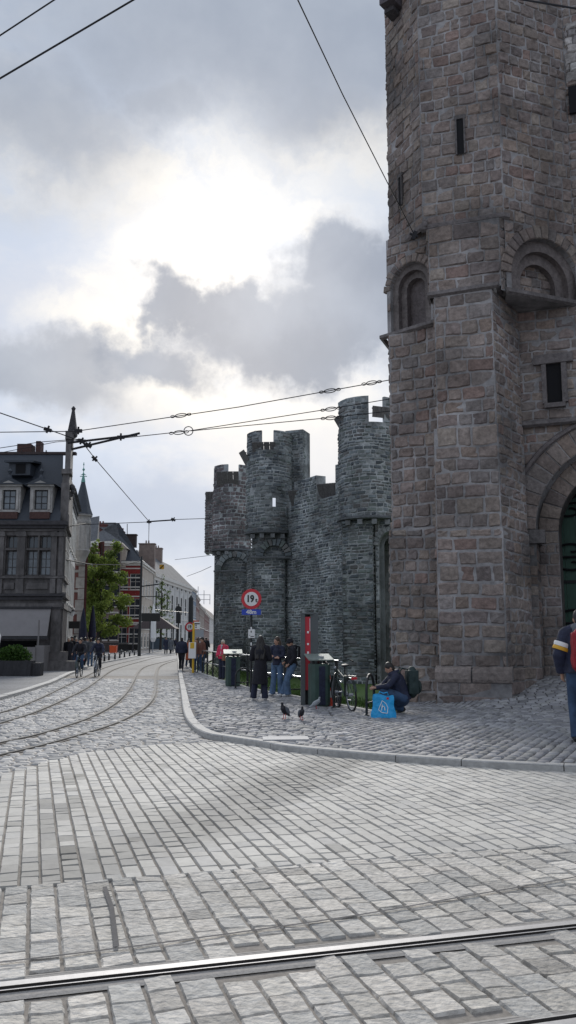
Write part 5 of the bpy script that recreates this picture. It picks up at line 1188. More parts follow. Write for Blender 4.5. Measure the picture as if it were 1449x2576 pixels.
# ------------------------------------------------------------------ writing
def text(s, size, m, parent, loc, rz=0.0, ext=.003, bold=0.0, xs=1.0):
    cu = bpy.data.curves.new('t', 'FONT'); cu.body = s; cu.size = size; cu.align_x = 'CENTER'; cu.align_y = 'CENTER'; cu.extrude = ext; cu.offset = bold
    o = bpy.data.objects.new('t', cu); S.collection.objects.link(o); dg = bpy.context.evaluated_depsgraph_get()
    me = bpy.data.meshes.new_from_object(o.evaluated_get(dg)); bpy.data.objects.remove(o); me.materials.clear(); me.materials.append(MAT[m])
    me.transform(Matrix.Translation(loc) @ Matrix.Rotation(rz, 4, 'Z') @ Matrix.Rotation(R(90), 4, 'X') @ Matrix.Diagonal((xs, 1, 1, 1)))
    q = bpy.data.objects.new('lettering', me); S.collection.objects.link(q); q.parent = parent; return q
def disc(mb, c, r, d, seg=40, mi=0): mb.lathe([(r, -d / 2), (r, d / 2)], c, seg, mi, rot=Matrix.Rotation(R(90), 3, 'X'))
# ------------------------------------------------------------------ road sign with weight limit
p = (XY(632, 25)[0], 25.0); SG = thing('road_sign', 'round red and white 19t sign above a blue 48m plate on a dark pole', 'road sign', loc=(p[0], p[1], .08)); zs = lambda y: ap(724, y, 25).z - .08
mb = MB(); mb.tube([(0, 0, 0), (0, 0, zs(1486))], .035, 10); mb.build('pole', 'black_metal', SG)
mb = MB(); disc(mb, (0, -.06, zs(1507)), .295, .02); D1 = mb.build('sign_plate', 'sign_red', SG); mb = MB(); disc(mb, (0, -.073, zs(1507)), .205, .012); mb.build('sign_face', 'sign_white', D1)
text('19', .27, 'sign_black', D1, (-.035, -.082, zs(1507)), bold=.012, xs=.85); text('t', .17, 'sign_black', D1, (.145, -.082, zs(1507) - .04), bold=.006)
mb = MB(); mb.box((0, -.06, zs(1540)), (.56, .02, .16)); B1 = mb.build('sub_plate', 'sign_blue', SG); text('48m', .17, 'sign_white', B1, (0, -.073, zs(1540)), bold=.004)
mb = MB(); mb.box((.01, -.055, zs(1594)), (.19, .02, .25)); B2 = mb.build('notice_plate', 'sign_white', SG); mb = MB(); mb.box((0, -.068, zs(1589)), (.03, .006, .05)); mb.box((.03, -.068, zs(1601)), (.1, .006, .02)); mb.box((-.04, -.068, zs(1598)), (.02, .006, .02)); mb.build('lettering', 'sign_black', B2)
mb = MB()
for y in (1581, 1620, 1632, 1648): mb.box((-.0, -.036, zs(y)), (.04, .01, .09))
mb.build('sticker', 'sign_white', SG)
# ------------------------------------------------------------------ information pillar
p = gp(775, 1772, .08); IP = thing('info_pillar', 'slim grey information pillar with a red strip down its front, beside the litter bin', 'pillar', loc=(p[0], p[1], .08)); h = ap(775, 1543, p[1]).z - .08
mb = MB(); mb.box((-.14, 0, h / 2), (.12, .34, h)); mb.box((.17, .03, h / 2), (.22, .30, h - .01)); mb.box((0, .12, h / 2), (.2, .08, h - .02)); mb.box((-.03, .0, h - .01), (.36, .36, .03)); mb.build('frame', 'panel_grey', IP); IP.scale = (.86, 1, 1)
mb = MB(); mb.box((-.01, -.10, h * .56), (.155, .06, h * .8)); RP = mb.build('red_strip', 'red_panel', IP)
mb = MB()
for z, hh, x in ((h * .79, .05, .0), (h * .66, .045, .0), (h * .55, .12, .0)): mb.box((x, -.136, z), (.05, .01, hh))
mb.box((.055, -.136, h * .87), (.012, .01, .3)); mb.build('lettering', 'sign_white', RP)
mb = MB(); mb.box((.05, -.14, h * .22), (.05, .02, .28)); mb.build('pink_patch', 'cloth_pink', RP)
# ------------------------------------------------------------------ litter bins
def litter_bin(x, y, label, rz):
    T = thing('litter_bin', label, 'litter bin', 'dark green litter bins with slanted lids', loc=on(x, y), rz=rz)
    w, c = .26, .09; oct_ = [(-w + c, -w), (w - c, -w), (w, -w + c), (w, w - c), (w - c, w), (-w + c, w), (-w, w - c), (-w, -w + c)]
    mb = MB(); mb.prism(oct_, .03, 1.08); mb.prism([(a * .9, b * .9) for a, b in oct_], 0, .03); mb.prism([(a * .96, b * .96) for a, b in oct_], 1.08, 1.10); mb.build('body', 'bin_green', T)
    mb = MB(); mb.box((.02, -w - .004, .54), (.17, .012, 1.0)); mb.build('door_recess', 'cloth_navy', T)
    mb = MB()
    for a in (-.18, .02, .18): mb.box((a, .02, 1.16), (.07, .25, .14))
    mb.build('lid_posts', 'black_metal', T)
    mb = MB(); mb.box((0, 0, 1.27), (.68, .60, .03), rot=Matrix.Rotation(R(14), 3, 'X')); LD = mb.build('lid', 'bin_lid', T)
    mb = MB(); mb.lathe([(.08, -.05), (.08, .0)], (.05, -.02, 1.30), 12); mb.build('stub_plate', 'sign_back', LD); return T
b1 = litter_bin(585, 1726, 'farther dark green litter bin with slanted lid, left of the road sign', R(6)); b1.scale = (.9, .9, .87)
b2 = litter_bin(803, 1776, 'nearer dark green litter bin with slanted metal lid, next to the red info pillar', R(12)); b2.scale = (.86, .86, .87)
# ------------------------------------------------------------------ railing along the moat
def cumul(line):
    a = [0]
    for p, q in zip(line, line[1:]): a.append(a[-1] + math.dist(p, q))
    return a
RLN = [p for p in EDGE if p[1] > 19.9 and p[1] < 75][::-1]     # near -> far
acc = cumul(RLN)
def ral(s):
    return (float(np.interp(s, acc, [p[0] for p in RLN])), float(np.interp(s, acc, [p[1] for p in RLN])))
RG = thing('railing', 'long black iron railing with bright steel handrails along the moat edge', 'railing')
s0 = 0.0; mb = MB(); ss = np.linspace(0, acc[-1], 60)
for z, r in ((1.0, .026), (.52, .024)):
    mb.tube([(*ral(s), z + .08) for s in ss], r, 8)
mb.build('handrail', 'rail_top', RG)
s = .3
while s < acc[-1]:
    mb = MB(); p = ral(s); mb.tube([(p[0], p[1], .0), (p[0], p[1], 1.06)], .038, 8); mb.lathe([(.05, 0), (.05, .03), (.03, .06)], (p[0], p[1], 1.04), 8); mb.lathe([(.055, 0), (.045, .07)], (p[0], p[1], .07), 8); mb.build('post', 'black_metal', RG); s += 1.9
# bicycle hoops
def hoop(x, y, label, w=.5, h=.75, rz=0.0):
    T = thing('bike_stand', label, 'bike stand', 'black bicycle hoops by the railing', loc=on(x, y), rz=rz); mb = MB()
    pts = [(-w / 2, 0, 0), (-w / 2, 0, h * .55)] + [(-w / 2 * math.cos(a), 0, h * .62 + (h * .38) * math.sin(a)) for a in np.linspace(.15, math.pi - .15, 9)] + [(w / 2, 0, h * .55), (w / 2, 0, 0)]
    mb.tube(pts, .028, 8); mb.tube([(-w / 2, 0, h * .3), (w / 2, 0, h * .3)], .018, 6); mb.build('hoop', 'black_metal', T)
    for sx_ in (-w / 2, w / 2): mb = MB(); mb.lathe([(.06, 0), (.05, .02)], (sx_, 0, 0), 10); mb.build('foot_plate', 'black_metal', T)
    return T
hoop(612, 1732, 'black bicycle hoop between the left litter bin and the sign pole', rz=R(20), h=.62); hoop(505, 1692, 'bicycle hoop behind the bus stop, farthest along the railing', rz=R(60)); hoop(742, 1748, 'bicycle hoop half hidden behind the two girls in jeans', rz=R(10), h=.5, w=.4); hoop(672, 1744, 'bicycle hoop behind the woman in the long black coat', rz=R(40), h=.5, w=.4); hoop(846, 1779, 'bicycle hoop just right of the traffic cone', w=.55, rz=R(75)); hoop(932, 1797, 'nearest bicycle hoop, left of the blue bag', w=.6, h=.8, rz=R(70))
# traffic cone
CN = thing('traffic_cone', 'red and white striped traffic cone behind the nearer litter bin', 'traffic cone', loc=on(829, 1775)); CN.scale = (.8, .8, .95); mb = MB(); mb.prism([(-.2, -.2), (.2, -.2), (.2, .2), (-.2, .2)], 0, .04); mb.lathe([(.16, .04), (.125, .2)], (0, 0, 0), 20); mb.lathe([(.095, .36), (.07, .5)], (0, 0, 0), 20); mb.lathe([(.045, .63), (.028, .73)], (0, 0, 0), 20); mb.build('cone', 'cone_red', CN)
mb = MB(); mb.lathe([(.125, .2), (.095, .36)], (0, 0, 0), 20); mb.build('reflective_band', 'cone_white', CN); mb = MB(); mb.lathe([(.07, .5), (.045, .63)], (0, 0, 0), 20); mb.build('reflective_band', 'cone_white', CN)
# ------------------------------------------------------------------ bus stop
p = on(485.5, 1693); BS = thing('bus_stop', 'yellow bus stop pole with white stop boards and a timetable case', 'bus stop', loc=p); zb = lambda y: ap(724, y, p[1]).z - p[2]
w1 = .397 * p[1] / 850
mb = MB(); mb.tube([(0, 0, 0), (0, 0, zb(1568))], .055, 10); mb.build('pole', 'yellow_pole', BS)
mb = MB(); mb.box((8.5 * w1, -.0, (zb(1564) + zb(1583)) / 2 * 1), (15 * w1, .05, abs(zb(1564) - zb(1583)))); mb.build('stop_board', 'sign_white', BS)
mb = MB(); mb.box((8.5 * w1, -.03, zb(1569)), (13 * w1, .01, .05)); mb.box((6 * w1, -.03, zb(1573)), (3 * w1, .01, .05)); mb.box((6 * w1, -.03, zb(1578)), (3 * w1, .01, .05)); mb.build('lettering', 'sign_black', BS)
mb = MB(); mb.box((13 * w1, .02, (zb(1584) + zb(1603)) / 2), (24 * w1, .05, abs(zb(1584) - zb(1603)))); mb.build('route_board', 'sign_back', BS)
mb = MB(); mb.box((-2 * w1, -.1, (zb(1616) + zb(1656)) / 2), (18 * w1, .12, abs(zb(1616) - zb(1656)))); TCs = mb.build('timetable_case', 'sign_white', BS); mb = MB(); mb.box((-2 * w1, -.165, zb(1624)), (10 * w1, .01, .26)); mb.build('timetable', 'yellow_pole', TCs)
mb = MB(); mb.box((7.8 * w1, -.06, zb(1636)), (.03, .14, abs(zb(1616) - zb(1656)))); mb.build('case_side', 'plaster_brown', TCs)
Y = 55; b = XY(477, Y); RS = thing('road_sign', 'small round red and white 19 weight limit sign behind the yellow bus stop pole', 'road sign', loc=(b[0], Y, .05)); zq = lambda y: ap(724, y, Y).z - .05
mb = MB(); mb.tube([(0, 0, 0), (0, 0, zq(1568))], .04, 8); mb.build('pole', 'black_metal', RS); mb = MB(); disc(mb, (0, -.07, zq(1577)), .30, .03); D2 = mb.build('sign_plate', 'sign_red', RS); mb = MB(); disc(mb, (0, -.09, zq(1577)), .205, .015); mb.build('sign_face', 'sign_white', D2); text('19', .26, 'sign_black', D2, (.0, -.1, zq(1577)), bold=.01, xs=.85)
# far flag / banner
b = XY(500, 75); T = thing('banner', 'tall narrow red banner beyond the bus stop', 'banner', loc=(b[0], 75, .05)); mb = MB(); mb.tube([(0, 0, 0), (0, 0, 3.1)], .04, 6); mb.build('pole', 'black_metal', T); mb = MB(); mb.box((-.25, 0, 2.5), (.5, .03, 1.3)); mb.build('cloth', 'orange_bin', T)
# manhole plate in the pavement
p = gp(720, 1858, .095); mb = MB(); mb.prism([(p[0] - .35, p[1] - .22), (p[0] + .35, p[1] - .16), (p[0] + .33, p[1] + .28), (p[0] - .37, p[1] + .22)], .06, .104); tag(mb.build('manhole_cover', 'cover_plate'), 'pale square access plate set in the cobbles near the kerb', 'manhole cover')
# ------------------------------------------------------------------ bicycles
def bicycle(label, loc, rz, wheel=.34, fm='bike_green', cat='bicycle', lean=0.0, basket=False):
    T = thing('bicycle', label, cat, loc=loc, rz=rz); T.rotation_euler = (lean, 0, rz)
    for nm, x in (('wheel', -.53), ('wheel', .53)):      # bicycle points along +x
        mb = MB(); mb.tube([(x + wheel * math.cos(a), 0, wheel + wheel * math.sin(a)) for a in np.linspace(0, 2 * math.pi, 33)[:-1]], .021, 8, closed=True); w = mb.build(nm, 'rubber', T)
        mb = MB(); mb.tube([(x + (wheel - .03) * math.cos(a), 0, wheel + (wheel - .03) * math.sin(a)) for a in np.linspace(0, 2 * math.pi, 33)[:-1]], .010, 6, closed=True); mb.tube([(x, -.05, wheel), (x, .05, wheel)], .03, 8)
        for k in range(18): a = k * math.pi / 9; mb.tube([(x, .02 * (-1) ** k, wheel), (x + (wheel - .03) * math.cos(a), 0, wheel + (wheel - .03) * math.sin(a))], .0016, 3, cap=False)
        mb.build('rim', 'sign_back', w)
        mb = MB(); aa = np.linspace(.5 if x < 0 else .2, 2.9 if x < 0 else 2.2, 14); L0 = [(x + (wheel + .035) * math.cos(a), wheel + (wheel + .035) * math.sin(a)) for a in aa]
        mb.add([(q[0], sy, q[1]) for q in L0 for sy in (-.028, .028)], [(2 * i, 2 * i + 1, 2 * i + 3, 2 * i + 2) for i in range(13)]); mb.build('mudguard', fm, T)
    mb = MB(); bb = (-.08, 0, .29); sd = (-.22, 0, .80); hd = (.36, 0, .86); hb = (.40, 0, .68)
    for a, b, r in ((bb, sd, .018), (bb, hb, .018), (hd, (-.19, 0, .68), .016), (hd, hb, .02), (hb, (.53, .05, wheel), .014), (hb, (.53, -.05, wheel), .014), (sd, (-.53, .05, wheel), .009), (sd, (-.53, -.05, wheel), .009), (bb, (-.53, .05, wheel), .011), (bb, (-.53, -.05, wheel), .011)): mb.tube([a, b], r, 7)
    mb.build('frame', fm, T)
    mb = MB(); mb.tube([hd, (.34, 0, 1.0), (.30, 0, 1.03)], .014, 6); mb.tube([(.12, -.30, 1.02), (.24, -.27, 1.05), (.32, 0, 1.04), (.24, .27, 1.05), (.12, .30, 1.02)], .013, 7); mb.build('handlebar', 'black_metal', T)
    mb = MB()
    for sy in (-.3, .3): mb.tube([(.18, sy * .95, 1.035), (.06, sy, 1.01)], .019, 7)
    mb.build('grip', 'rubber', T)
    mb = MB(); mb.tube([sd, (-.24, 0, .93)], .013, 6); mb.ball((-.27, 0, .955), (.14, .085, .035), 12, 6); mb.ball((-.15, 0, .955), (.09, .03, .025), 10, 6); mb.build('saddle', 'shoe_dark', T)
    mb = MB(); mb.lathe([(.09, -.006), (.09, .006)], (bb[0], -.05, bb[2]), 18, rot=Matrix.Rotation(R(90), 3, 'X')); mb.tube([(bb[0], -.08, bb[2]), (bb[0] + .12, -.09, bb[2] - .11)], .01, 6); mb.tube([(bb[0], .08, bb[2]), (bb[0] - .12, .09, bb[2] + .11)], .01, 6); mb.box((bb[0] + .12, -.13, bb[2] - .11), (.09, .08, .02)); mb.box((bb[0] - .12, .13, bb[2] + .11), (.09, .08, .02)); mb.build('crank', 'sign_back', T)
    mb = MB()
    for sy in (-.06, .06): mb.tube([(-.8, sy, .74), (-.3, sy, .74)], .007, 5)
    for x in (-.8, -.62, -.45): mb.tube([(x, -.06, .74), (x, .06, .74)], .006, 5)
    mb.tube([(-.6, .06, .74), (-.53, .06, wheel)], .006, 5); mb.tube([(-.6, -.06, .74), (-.53, -.06, wheel)], .006, 5); mb.build('rack', 'black_metal', T)
    mb = MB(); mb.box((-.84, 0, .70), (.03, .12, .05)); mb.build('rear_light', 'reflector', T)
    mb = MB(); mb.ball((.45, 0, .88), (.04, .035, .035), 8, 6); mb.build('headlight', 'sign_back', T)
    return T
p = on(884, 1788); bicycle('parked green black city bicycle leaning on the railing, seen from behind', (p[0] - .12, p[1] + .42, p[2]), R(104), lean=R(-4))
# ------------------------------------------------------------------ birds
def pigeon(label, x, y, rz, m, s=1.0, walk=False):
    T = thing('pigeon', label, 'pigeon', 'pigeons on the cobbles', loc=on(x, y), rz=rz); T.scale = (s,) * 3; mb = MB()
    M1 = Matrix.Rotation(R(-38), 3, 'Y')   # faces +x
    mb.ball((0, 0, .155), (.115, .06, .062), 14, 10, rot=M1); mb.ball((.055, 0, .195), (.06, .047, .055), 12, 8); mb.tube([(.07, 0, .21), (.085, 0, .262), (.09, 0, .285)], [.038, .026, .024], 10); mb.ball((.095, 0, .292), (.027, .021, .022), 10, 8)
    mb.tube([(-.07, 0, .11), (-.17, 0, .055)], [.035, .022], 8)
    b = remesh(mb, 'body', m, T, .009)
    mb = MB(); mb.tube([(.115, 0, .29), (.142, 0, .282)], [.008, .002], 6); mb.build('beak', 'shoe_dark', T)
    mb = MB(); 
    for sy in (-1, 1): mb.ball((-.025, sy * .05, .155), (.10, .016, .045), 10, 6, rot=M1)
    mb.build('wing', 'cloth_grey' if m == 'bird_dark' else 'bird_grey', T)
    mb = MB()
    for sy in (-.022, .022):
        mb.tube([(.0, sy, .10), (.005, sy, .005)], .006, 5)
        for a in (-.5, 0, .5): mb.tube([(.005, sy, .006), (.035 * math.cos(a), sy + .03 * math.sin(a), .004)], .004, 4)
    mb.build('leg', 'reflector', T)
def remesh(mb, name, m, parent, vox, sm=3, bone=None):
    o = mb.build(name, m, parent); r = o.modifiers.new('r', 'REMESH'); r.mode = 'VOXEL'; r.voxel_size = vox; r.use_smooth_shade = True
    if sm: q = o.modifiers.new('s', 'SMOOTH'); q.iterations = sm; q.factor = .5
    dg = bpy.context.evaluated_depsgraph_get(); me = bpy.data.meshes.new_from_object(o.evaluated_get(dg)); o.modifiers.clear(); old = o.data; o.data = me; me.name = name; bpy.data.meshes.remove(old)
    if not me.materials: me.materials.append(MAT[m])
    me.polygons.foreach_set('use_smooth', np.ones(len(me.polygons), bool)); return o
pigeon('dark pigeon standing on the cobbles, the left and larger of the pair', 716, 1809, R(-120), 'bird_dark', 1.05); pigeon('dark pigeon on the cobbles to the right of its mate, facing away', 758, 1812, R(-75), 'bird_dark', .88); pigeon('pale grey pigeon at the foot of the nearer litter bin', 795, 1784, R(10), 'bird_grey', .85)
# ------------------------------------------------------------------ people
def V3(*a): return Vector(a)
BASE = dict(hip=(0, 0, .92), hL=(.09, 0, .90), hR=(-.09, 0, .90), kL=(.10, -.01, .49), kR=(-.10, -.01, .49), aL=(.11, .02, .08), aR=(-.11, .02, .08), tL=(.13, -.13, .035), tR=(-.13, -.13, .035),
            waist=(0, .0, 1.05), chest=(0, .01, 1.27), neck=(0, .01, 1.44), head=(0, -.01, 1.585), sL=(.175, .01, 1.38), sR=(-.175, .01, 1.38), eL=(.235, .03, 1.11), eR=(-.235, .03, 1.11), wL=(.235, -.06, .87), wR=(-.235, -.06, .87), fL=None, fR=None, look=0.0)
def capsule(mb, a, b, ra, rb, seg=12):
    mb.tube([a, b], [ra, rb], seg); mb.ball(a, ra, seg, 8); mb.ball(b, rb, seg, 8)
def person(label, loc, rz, H=1.7, pose=None, top='jacket', topm='cloth_black', botm='denim', hair='short', hairm='hair_dark', shoem='shoe_dark', vox=.016, group=None, flare=0.0, skirt=None, scarf=None, hood=None, beanie=None, build=1.0, pack=None, z=None, hk=.915):
    H *= hk; s = H / 1.7; P = {}
    for k, v in dict(BASE, **(pose or {})).items(): P[k] = Vector(v) * s if isinstance(v, tuple) else v
    T = thing('person', label, 'person', group, loc=loc, rz=rz); B = build
    look = Matrix.Rotation(P['look'], 3, 'Z'); hd = P['head']
    up = (hd - P['neck']).normalized(); fwd = look @ V3(0, -1, 0); side = up.cross(fwd).normalized(); fwd = side.cross(up).normalized(); RM = Matrix((side, -fwd, up)).transposed()
    hp = lambda x, y, z_: hd + RM @ (V3(x, y, z_) * s)
    mb = MB()
    mb.ball(hd, (.074 * s, .09 * s, .112 * s), 16, 12, rot=RM); mb.ball(hp(0, -.03, -.05), (.056 * s, .06 * s, .062 * s), 12, 8, rot=RM); capsule(mb, hp(0, -.086, .01), hp(0, -.104, -.022), .012 * s, .017 * s, 8)
    for sx_ in (-1, 1): mb.ball(hp(sx_ * .076, .01, -.012), (.012 * s, .022 * s, .032 * s), 8, 6, rot=RM)
    mb.ball(hp(0, -.088, -.052), (.024 * s, .012 * s, .009 * s), 8, 6, rot=RM)
    capsule(mb, hd + RM @ V3(0, .02, -.06) * s, P['neck'], .052 * s, .058 * s); capsule(mb, P['neck'], P['chest'], .07 * s, .12 * s)
    capsule(mb, P['chest'], P['waist'], .125 * s * B, .11 * s * B); capsule(mb, P['waist'], P['hip'], .11 * s * B, .125 * s * B)
    for k in 'LR':
        mb.ball(P['s' + k], .06 * s, 10, 8); capsule(mb, P['neck'].lerp(P['s' + k], .3), P['s' + k], .06 * s, .058 * s); capsule(mb, P['s' + k], P['e' + k], .05 * s, .038 * s); capsule(mb, P['e' + k], P['w' + k], .038 * s, .026 * s)
        capsule(mb, P['h' + k], P['k' + k], .085 * s, .056 * s); capsule(mb, P['k' + k], P['a' + k], .055 * s, .036 * s); capsule(mb, P['a' + k] + V3(0, 0, -.03) * s, P['t' + k], .034 * s, .028 * s)
        # hand: palm, four unequal curled fingers, thumb
        w = P['w' + k]; d = (w - P['e' + k]).normalized(); sd = 1 if k == 'L' else -1
        if P['f' + k] is not None: d = P['f' + k].normalized()
        inw = V3(-sd, -.25, 0); inw = (inw - d * inw.dot(d)).normalized(); acr = d.cross(inw).normalized() * sd
        if acr.y > 0: acr = -acr
        pc = w + d * .045 * s; capsule(mb, w + d * .01 * s, w + d * .075 * s, .024 * s, .028 * s, 8)
        for i, ln in enumerate((.068, .078, .072, .055)):
            o_ = acr * (.027 - .018 * i) * s; q0 = w + d * .085 * s + o_; q1 = q0 + (d * .9 + inw * .35) * ln * .5 * s; q2 = q1 + (d * .6 + inw * .75) * ln * .5 * s; capsule(mb, q0, q1, .0095 * s, .0085 * s, 6); capsule(mb, q1, q2, .0085 * s, .0075 * s, 6)
        q0 = w + d * .03 * s + acr * .026 * s; q1 = q0 + (acr * .7 + d * .7) * .04 * s; q2 = q1 + (d * .9 + inw * .4) * .03 * s; capsule(mb, q0, q1, .0115 * s, .0095 * s, 6); capsule(mb, q1, q2, .0095 * s, .008 * s, 6)
    remesh(mb, 'body', 'skin', T, min(vox, .0125 if vox < .015 else vox), 2)
    mb = MB()
    for sx_ in (-1, 1): mb.ball(hp(sx_ * .03, -.083, .008), (.011 * s, .008 * s, .006 * s), 8, 6, rot=RM)
    mb.build('eyes', 'shoe_dark', T)
    # trousers
    mb = MB(); capsule(mb, P['waist'].lerp(P['hip'], .55), P['hip'], .125 * s * B, .145 * s * B)
    for k in 'LR':
        capsule(mb, P['h' + k], P['k' + k], .102 * s * B, (.076 + flare * .3) * s); e = P['a' + k] + V3(0, 0, .0) * s; mb.tube([P['k' + k], P['k' + k].lerp(e, .5), e + V3(0, -.0, -.02) * s], [(.076 + flare * .3) * s, (.068 + flare * .6) * s, (.066 + flare) * s], 12); mb.ball(P['k' + k], (.076 + flare * .3) * s, 12, 8)
    remesh(mb, 'trousers', botm, T, vox, 2)
    for k in 'LR':
        mb = MB(); a, t = P['a' + k], P['t' + k]; capsule(mb, a + (a - t).normalized() * .03 * s + V3(0, 0, -.035) * s, a.lerp(t, .5) + V3(0, 0, -.012) * s, .038 * s, .042 * s); capsule(mb, a.lerp(t, .5) + V3(0, 0, -.015) * s, t, .042 * s, .034 * s); capsule(mb, a, a + V3(0, 0, -.04) * s, .042 * s, .042 * s); remesh(mb, 'shoe', shoem, T, vox, 2)
    # upper garment
    t = {'jacket': .022, 'coat': .03, 'puffer': .05, 'shirt': .014}[top]; mb = MB()
    capsule(mb, P['neck'] + V3(0, 0, -.03) * s, P['chest'], (.075 + t) * s, (.13 + t) * s * B); capsule(mb, P['chest'], P['waist'], (.135 + t) * s * B, (.128 + t) * s * B); hem = P['hip'].lerp(P['waist'], .1); mb.tube([P['waist'], hem - (P['waist'] - P['hip']) * .35], [(.13 + t) * s * B, (.15 + t) * s * B], 14)
    for k in 'LR':
        capsule(mb, P['neck'].lerp(P['s' + k], .3), P['s' + k], (.062 + t) * s, (.058 + t) * s); capsule(mb, P['s' + k], P['e' + k], (.058 + t) * s, (.046 + t) * s); mb.tube([P['e' + k], P['w' + k].lerp(P['e' + k], .06)], [(.046 + t) * s, (.034 + t * .8) * s], 12); mb.ball(P['e' + k], (.046 + t) * s, 12, 8)
    if top == 'coat':
        lo = P['kL'].lerp(P['kR'], .5); mb.tube([P['waist'], P['hip'], lo.lerp(P['hip'], .5), lo + V3(0, 0, -.06) * s], [.15 * s * B, .175 * s * B, .20 * s * B, .225 * s * B], 16)
    JK = remesh(mb, top if top != 'puffer' else 'jacket', topm, T, vox, 2)
    if scarf:
        mb = MB(); mb.tube([P['neck'] + RM @ (V3(.085 * math.cos(a), .08 * math.sin(a), .03 + .01 * math.sin(3 * a)) * s) for a in np.linspace(0, 2 * math.pi, 17)[:-1]], .04 * s, 8, closed=True); capsule(mb, P['neck'] + V3(.03, -.13, .0) * s, P['chest'] + V3(.02, -.17, -.15) * s, .04 * s, .035 * s); remesh(mb, 'scarf', scarf, T, vox, 2)
    if hood:
        mb = MB(); mb.tube([P['neck'] + V3(.09 * math.cos(a), .03 + .09 * math.sin(a), .02 + .035 * math.sin(a)) * s for a in np.linspace(0, 2 * math.pi, 17)[:-1]], .05 * s, 8, closed=True); mb.ball(P['neck'] + V3(0, .11, .0) * s, (.12 * s, .08 * s, .1 * s), 12, 8); remesh(mb, 'hood', hood, T, vox, 2)
    mb = MB()
    if beanie:
        mb.ball(hp(0, .008, .035), (.09 * s, .108 * s, .105 * s), 16, 10, rot=RM); mb.tube([hp(.088 * math.cos(a), .006 + .106 * math.sin(a), .02) for a in np.linspace(0, 2 * math.pi, 25)[:-1]], .018 * s, 8, closed=True); remesh(mb, 'beanie', beanie, T, vox, 2); mb = MB()
    if hair in ('short', 'long', 'mid'):
        mb.ball(hp(0, .016, .028), (.085 * s, .098 * s, .106 * s), 16, 10, rot=RM); mb.ball(hp(0, .05, -.03), (.075 * s, .06 * s, .075 * s), 12, 8, rot=RM)
        if hair != 'short':
            ln = .50 if hair == 'long' else .2
            for sx_ in (-1, -.4, .4, 1): capsule(mb, hp(sx_ * .06, .045, 0), hp(sx_ * (.11 if hair == 'long' else .07), .075 if abs(sx_) < 1 else .03, -ln * .55), .045 * s, .05 * s); capsule(mb, hp(sx_ * (.11 if hair == 'long' else .07), .075 if abs(sx_) < 1 else .03, -ln * .55), hp(sx_ * .10, .09, -ln), .05 * s, .03 * s)
        remesh(mb, 'hair', hairm, T, vox, 2)
    return T, P, s
def backpack(label, loc, rz, m, h=.46, w=.3, d=.17, cat='backpack'):
    T = thing('backpack', label, cat, loc=loc, rz=rz); mb = MB(); mb.ball((0, 0, h * .3), (w / 2, d / 2, h * .36), 14, 10); mb.ball((0, 0, h * .68), (w * .48, d * .46, h * .36), 14, 10); mb.box((0, 0, h * .5), (w * .86, d * .8, h * .8)); remesh(mb, 'bag_body', m, T, .012, 4)
    mb = MB(); mb.ball((0, d * .5, h * .33), (w * .36, d * .28, h * .24), 12, 8); mb.build('front_pocket', m, T); mb = MB()
    for sx_ in (-.09, .09): mb.tube([(sx_, -d * .4, h * .92), (sx_ * 1.25, -d * .4 - .13, h * .98), (sx_ * 1.4, -d * .4 - .26, h * .7), (sx_ * 1.4, -d * .4 - .2, h * .3), (sx_, -d * .4, h * .1)], .016, 6)
    mb.build('strap', m, T); return T
def gpp(x, y): q = on(x, y); return q
# three girls by the railing
person('woman seen from behind in a long black coat with long dark hair', on(655, 1762), R(172), 1.74, dict(aL=(.19, .02, .08), aR=(-.13, .02, .08), tL=(.22, -.12, .035), tR=(-.14, -.13, .035), kL=(.14, 0, .49), eL=(.25, -.02, 1.10), wL=(.12, -.17, 1.12), eR=(-.25, -.02, 1.10), wR=(-.1, -.18, 1.08)), 'coat', 'cloth_black', 'cloth_navy', 'long', 'hair_dark', 'shoe_white', .013, flare=.025)
person('young woman with long brown hair, navy sweater and light jeans, arms folded', on(697, 1751), R(-22), 1.72, dict(eL=(.22, -.04, 1.14), wL=(-.02, -.19, 1.13), eR=(-.22, -.04, 1.14), wR=(.04, -.22, 1.10), fL=(-1, -.1, 0), fR=(1, -.1, 0), kL=(.11, -.03, .49), aR=(-.14, -.03, .08), tR=(-.2, -.17, .035), look=R(-30)), 'shirt', 'cloth_navy', 'denim', 'long', 'hair_brown', 'shoe_white', .012, flare=.03, build=.9)
T_, P_, s_ = person('young woman in black beanie and black jacket leaning on the railing', on(731, 1752), R(-72), 1.70, dict(hip=(0, .06, .90), hL=(.09, .05, .89), hR=(-.09, .05, .89), kL=(.1, -.14, .48), kR=(-.1, -.09, .48), aL=(.1, -.12, .08), aR=(-.1, -.2, .08), tL=(.11, -.27, .035), tR=(-.11, -.36, .035), waist=(0, .04, 1.03), chest=(0, .05, 1.25), neck=(0, .02, 1.42), head=(0, -.02, 1.555), sL=(.17, .04, 1.36), sR=(-.17, .04, 1.36), eL=(.21, .05, 1.09), wL=(.14, -.1, .93), eR=(-.22, .0, 1.10), wR=(-.1, -.16, .98)), 'jacket', 'cloth_black', 'denim', 'none', 'hair_dark', 'shoe_white', .012, beanie='cloth_black', flare=.04, hood='cloth_black')
q = T_.matrix_basis @ Vector((0, .3, .98)); backpack('small black backpack on the back of the woman in the black beanie', q, R(-72), 'cloth_black', .36, .27, .15)
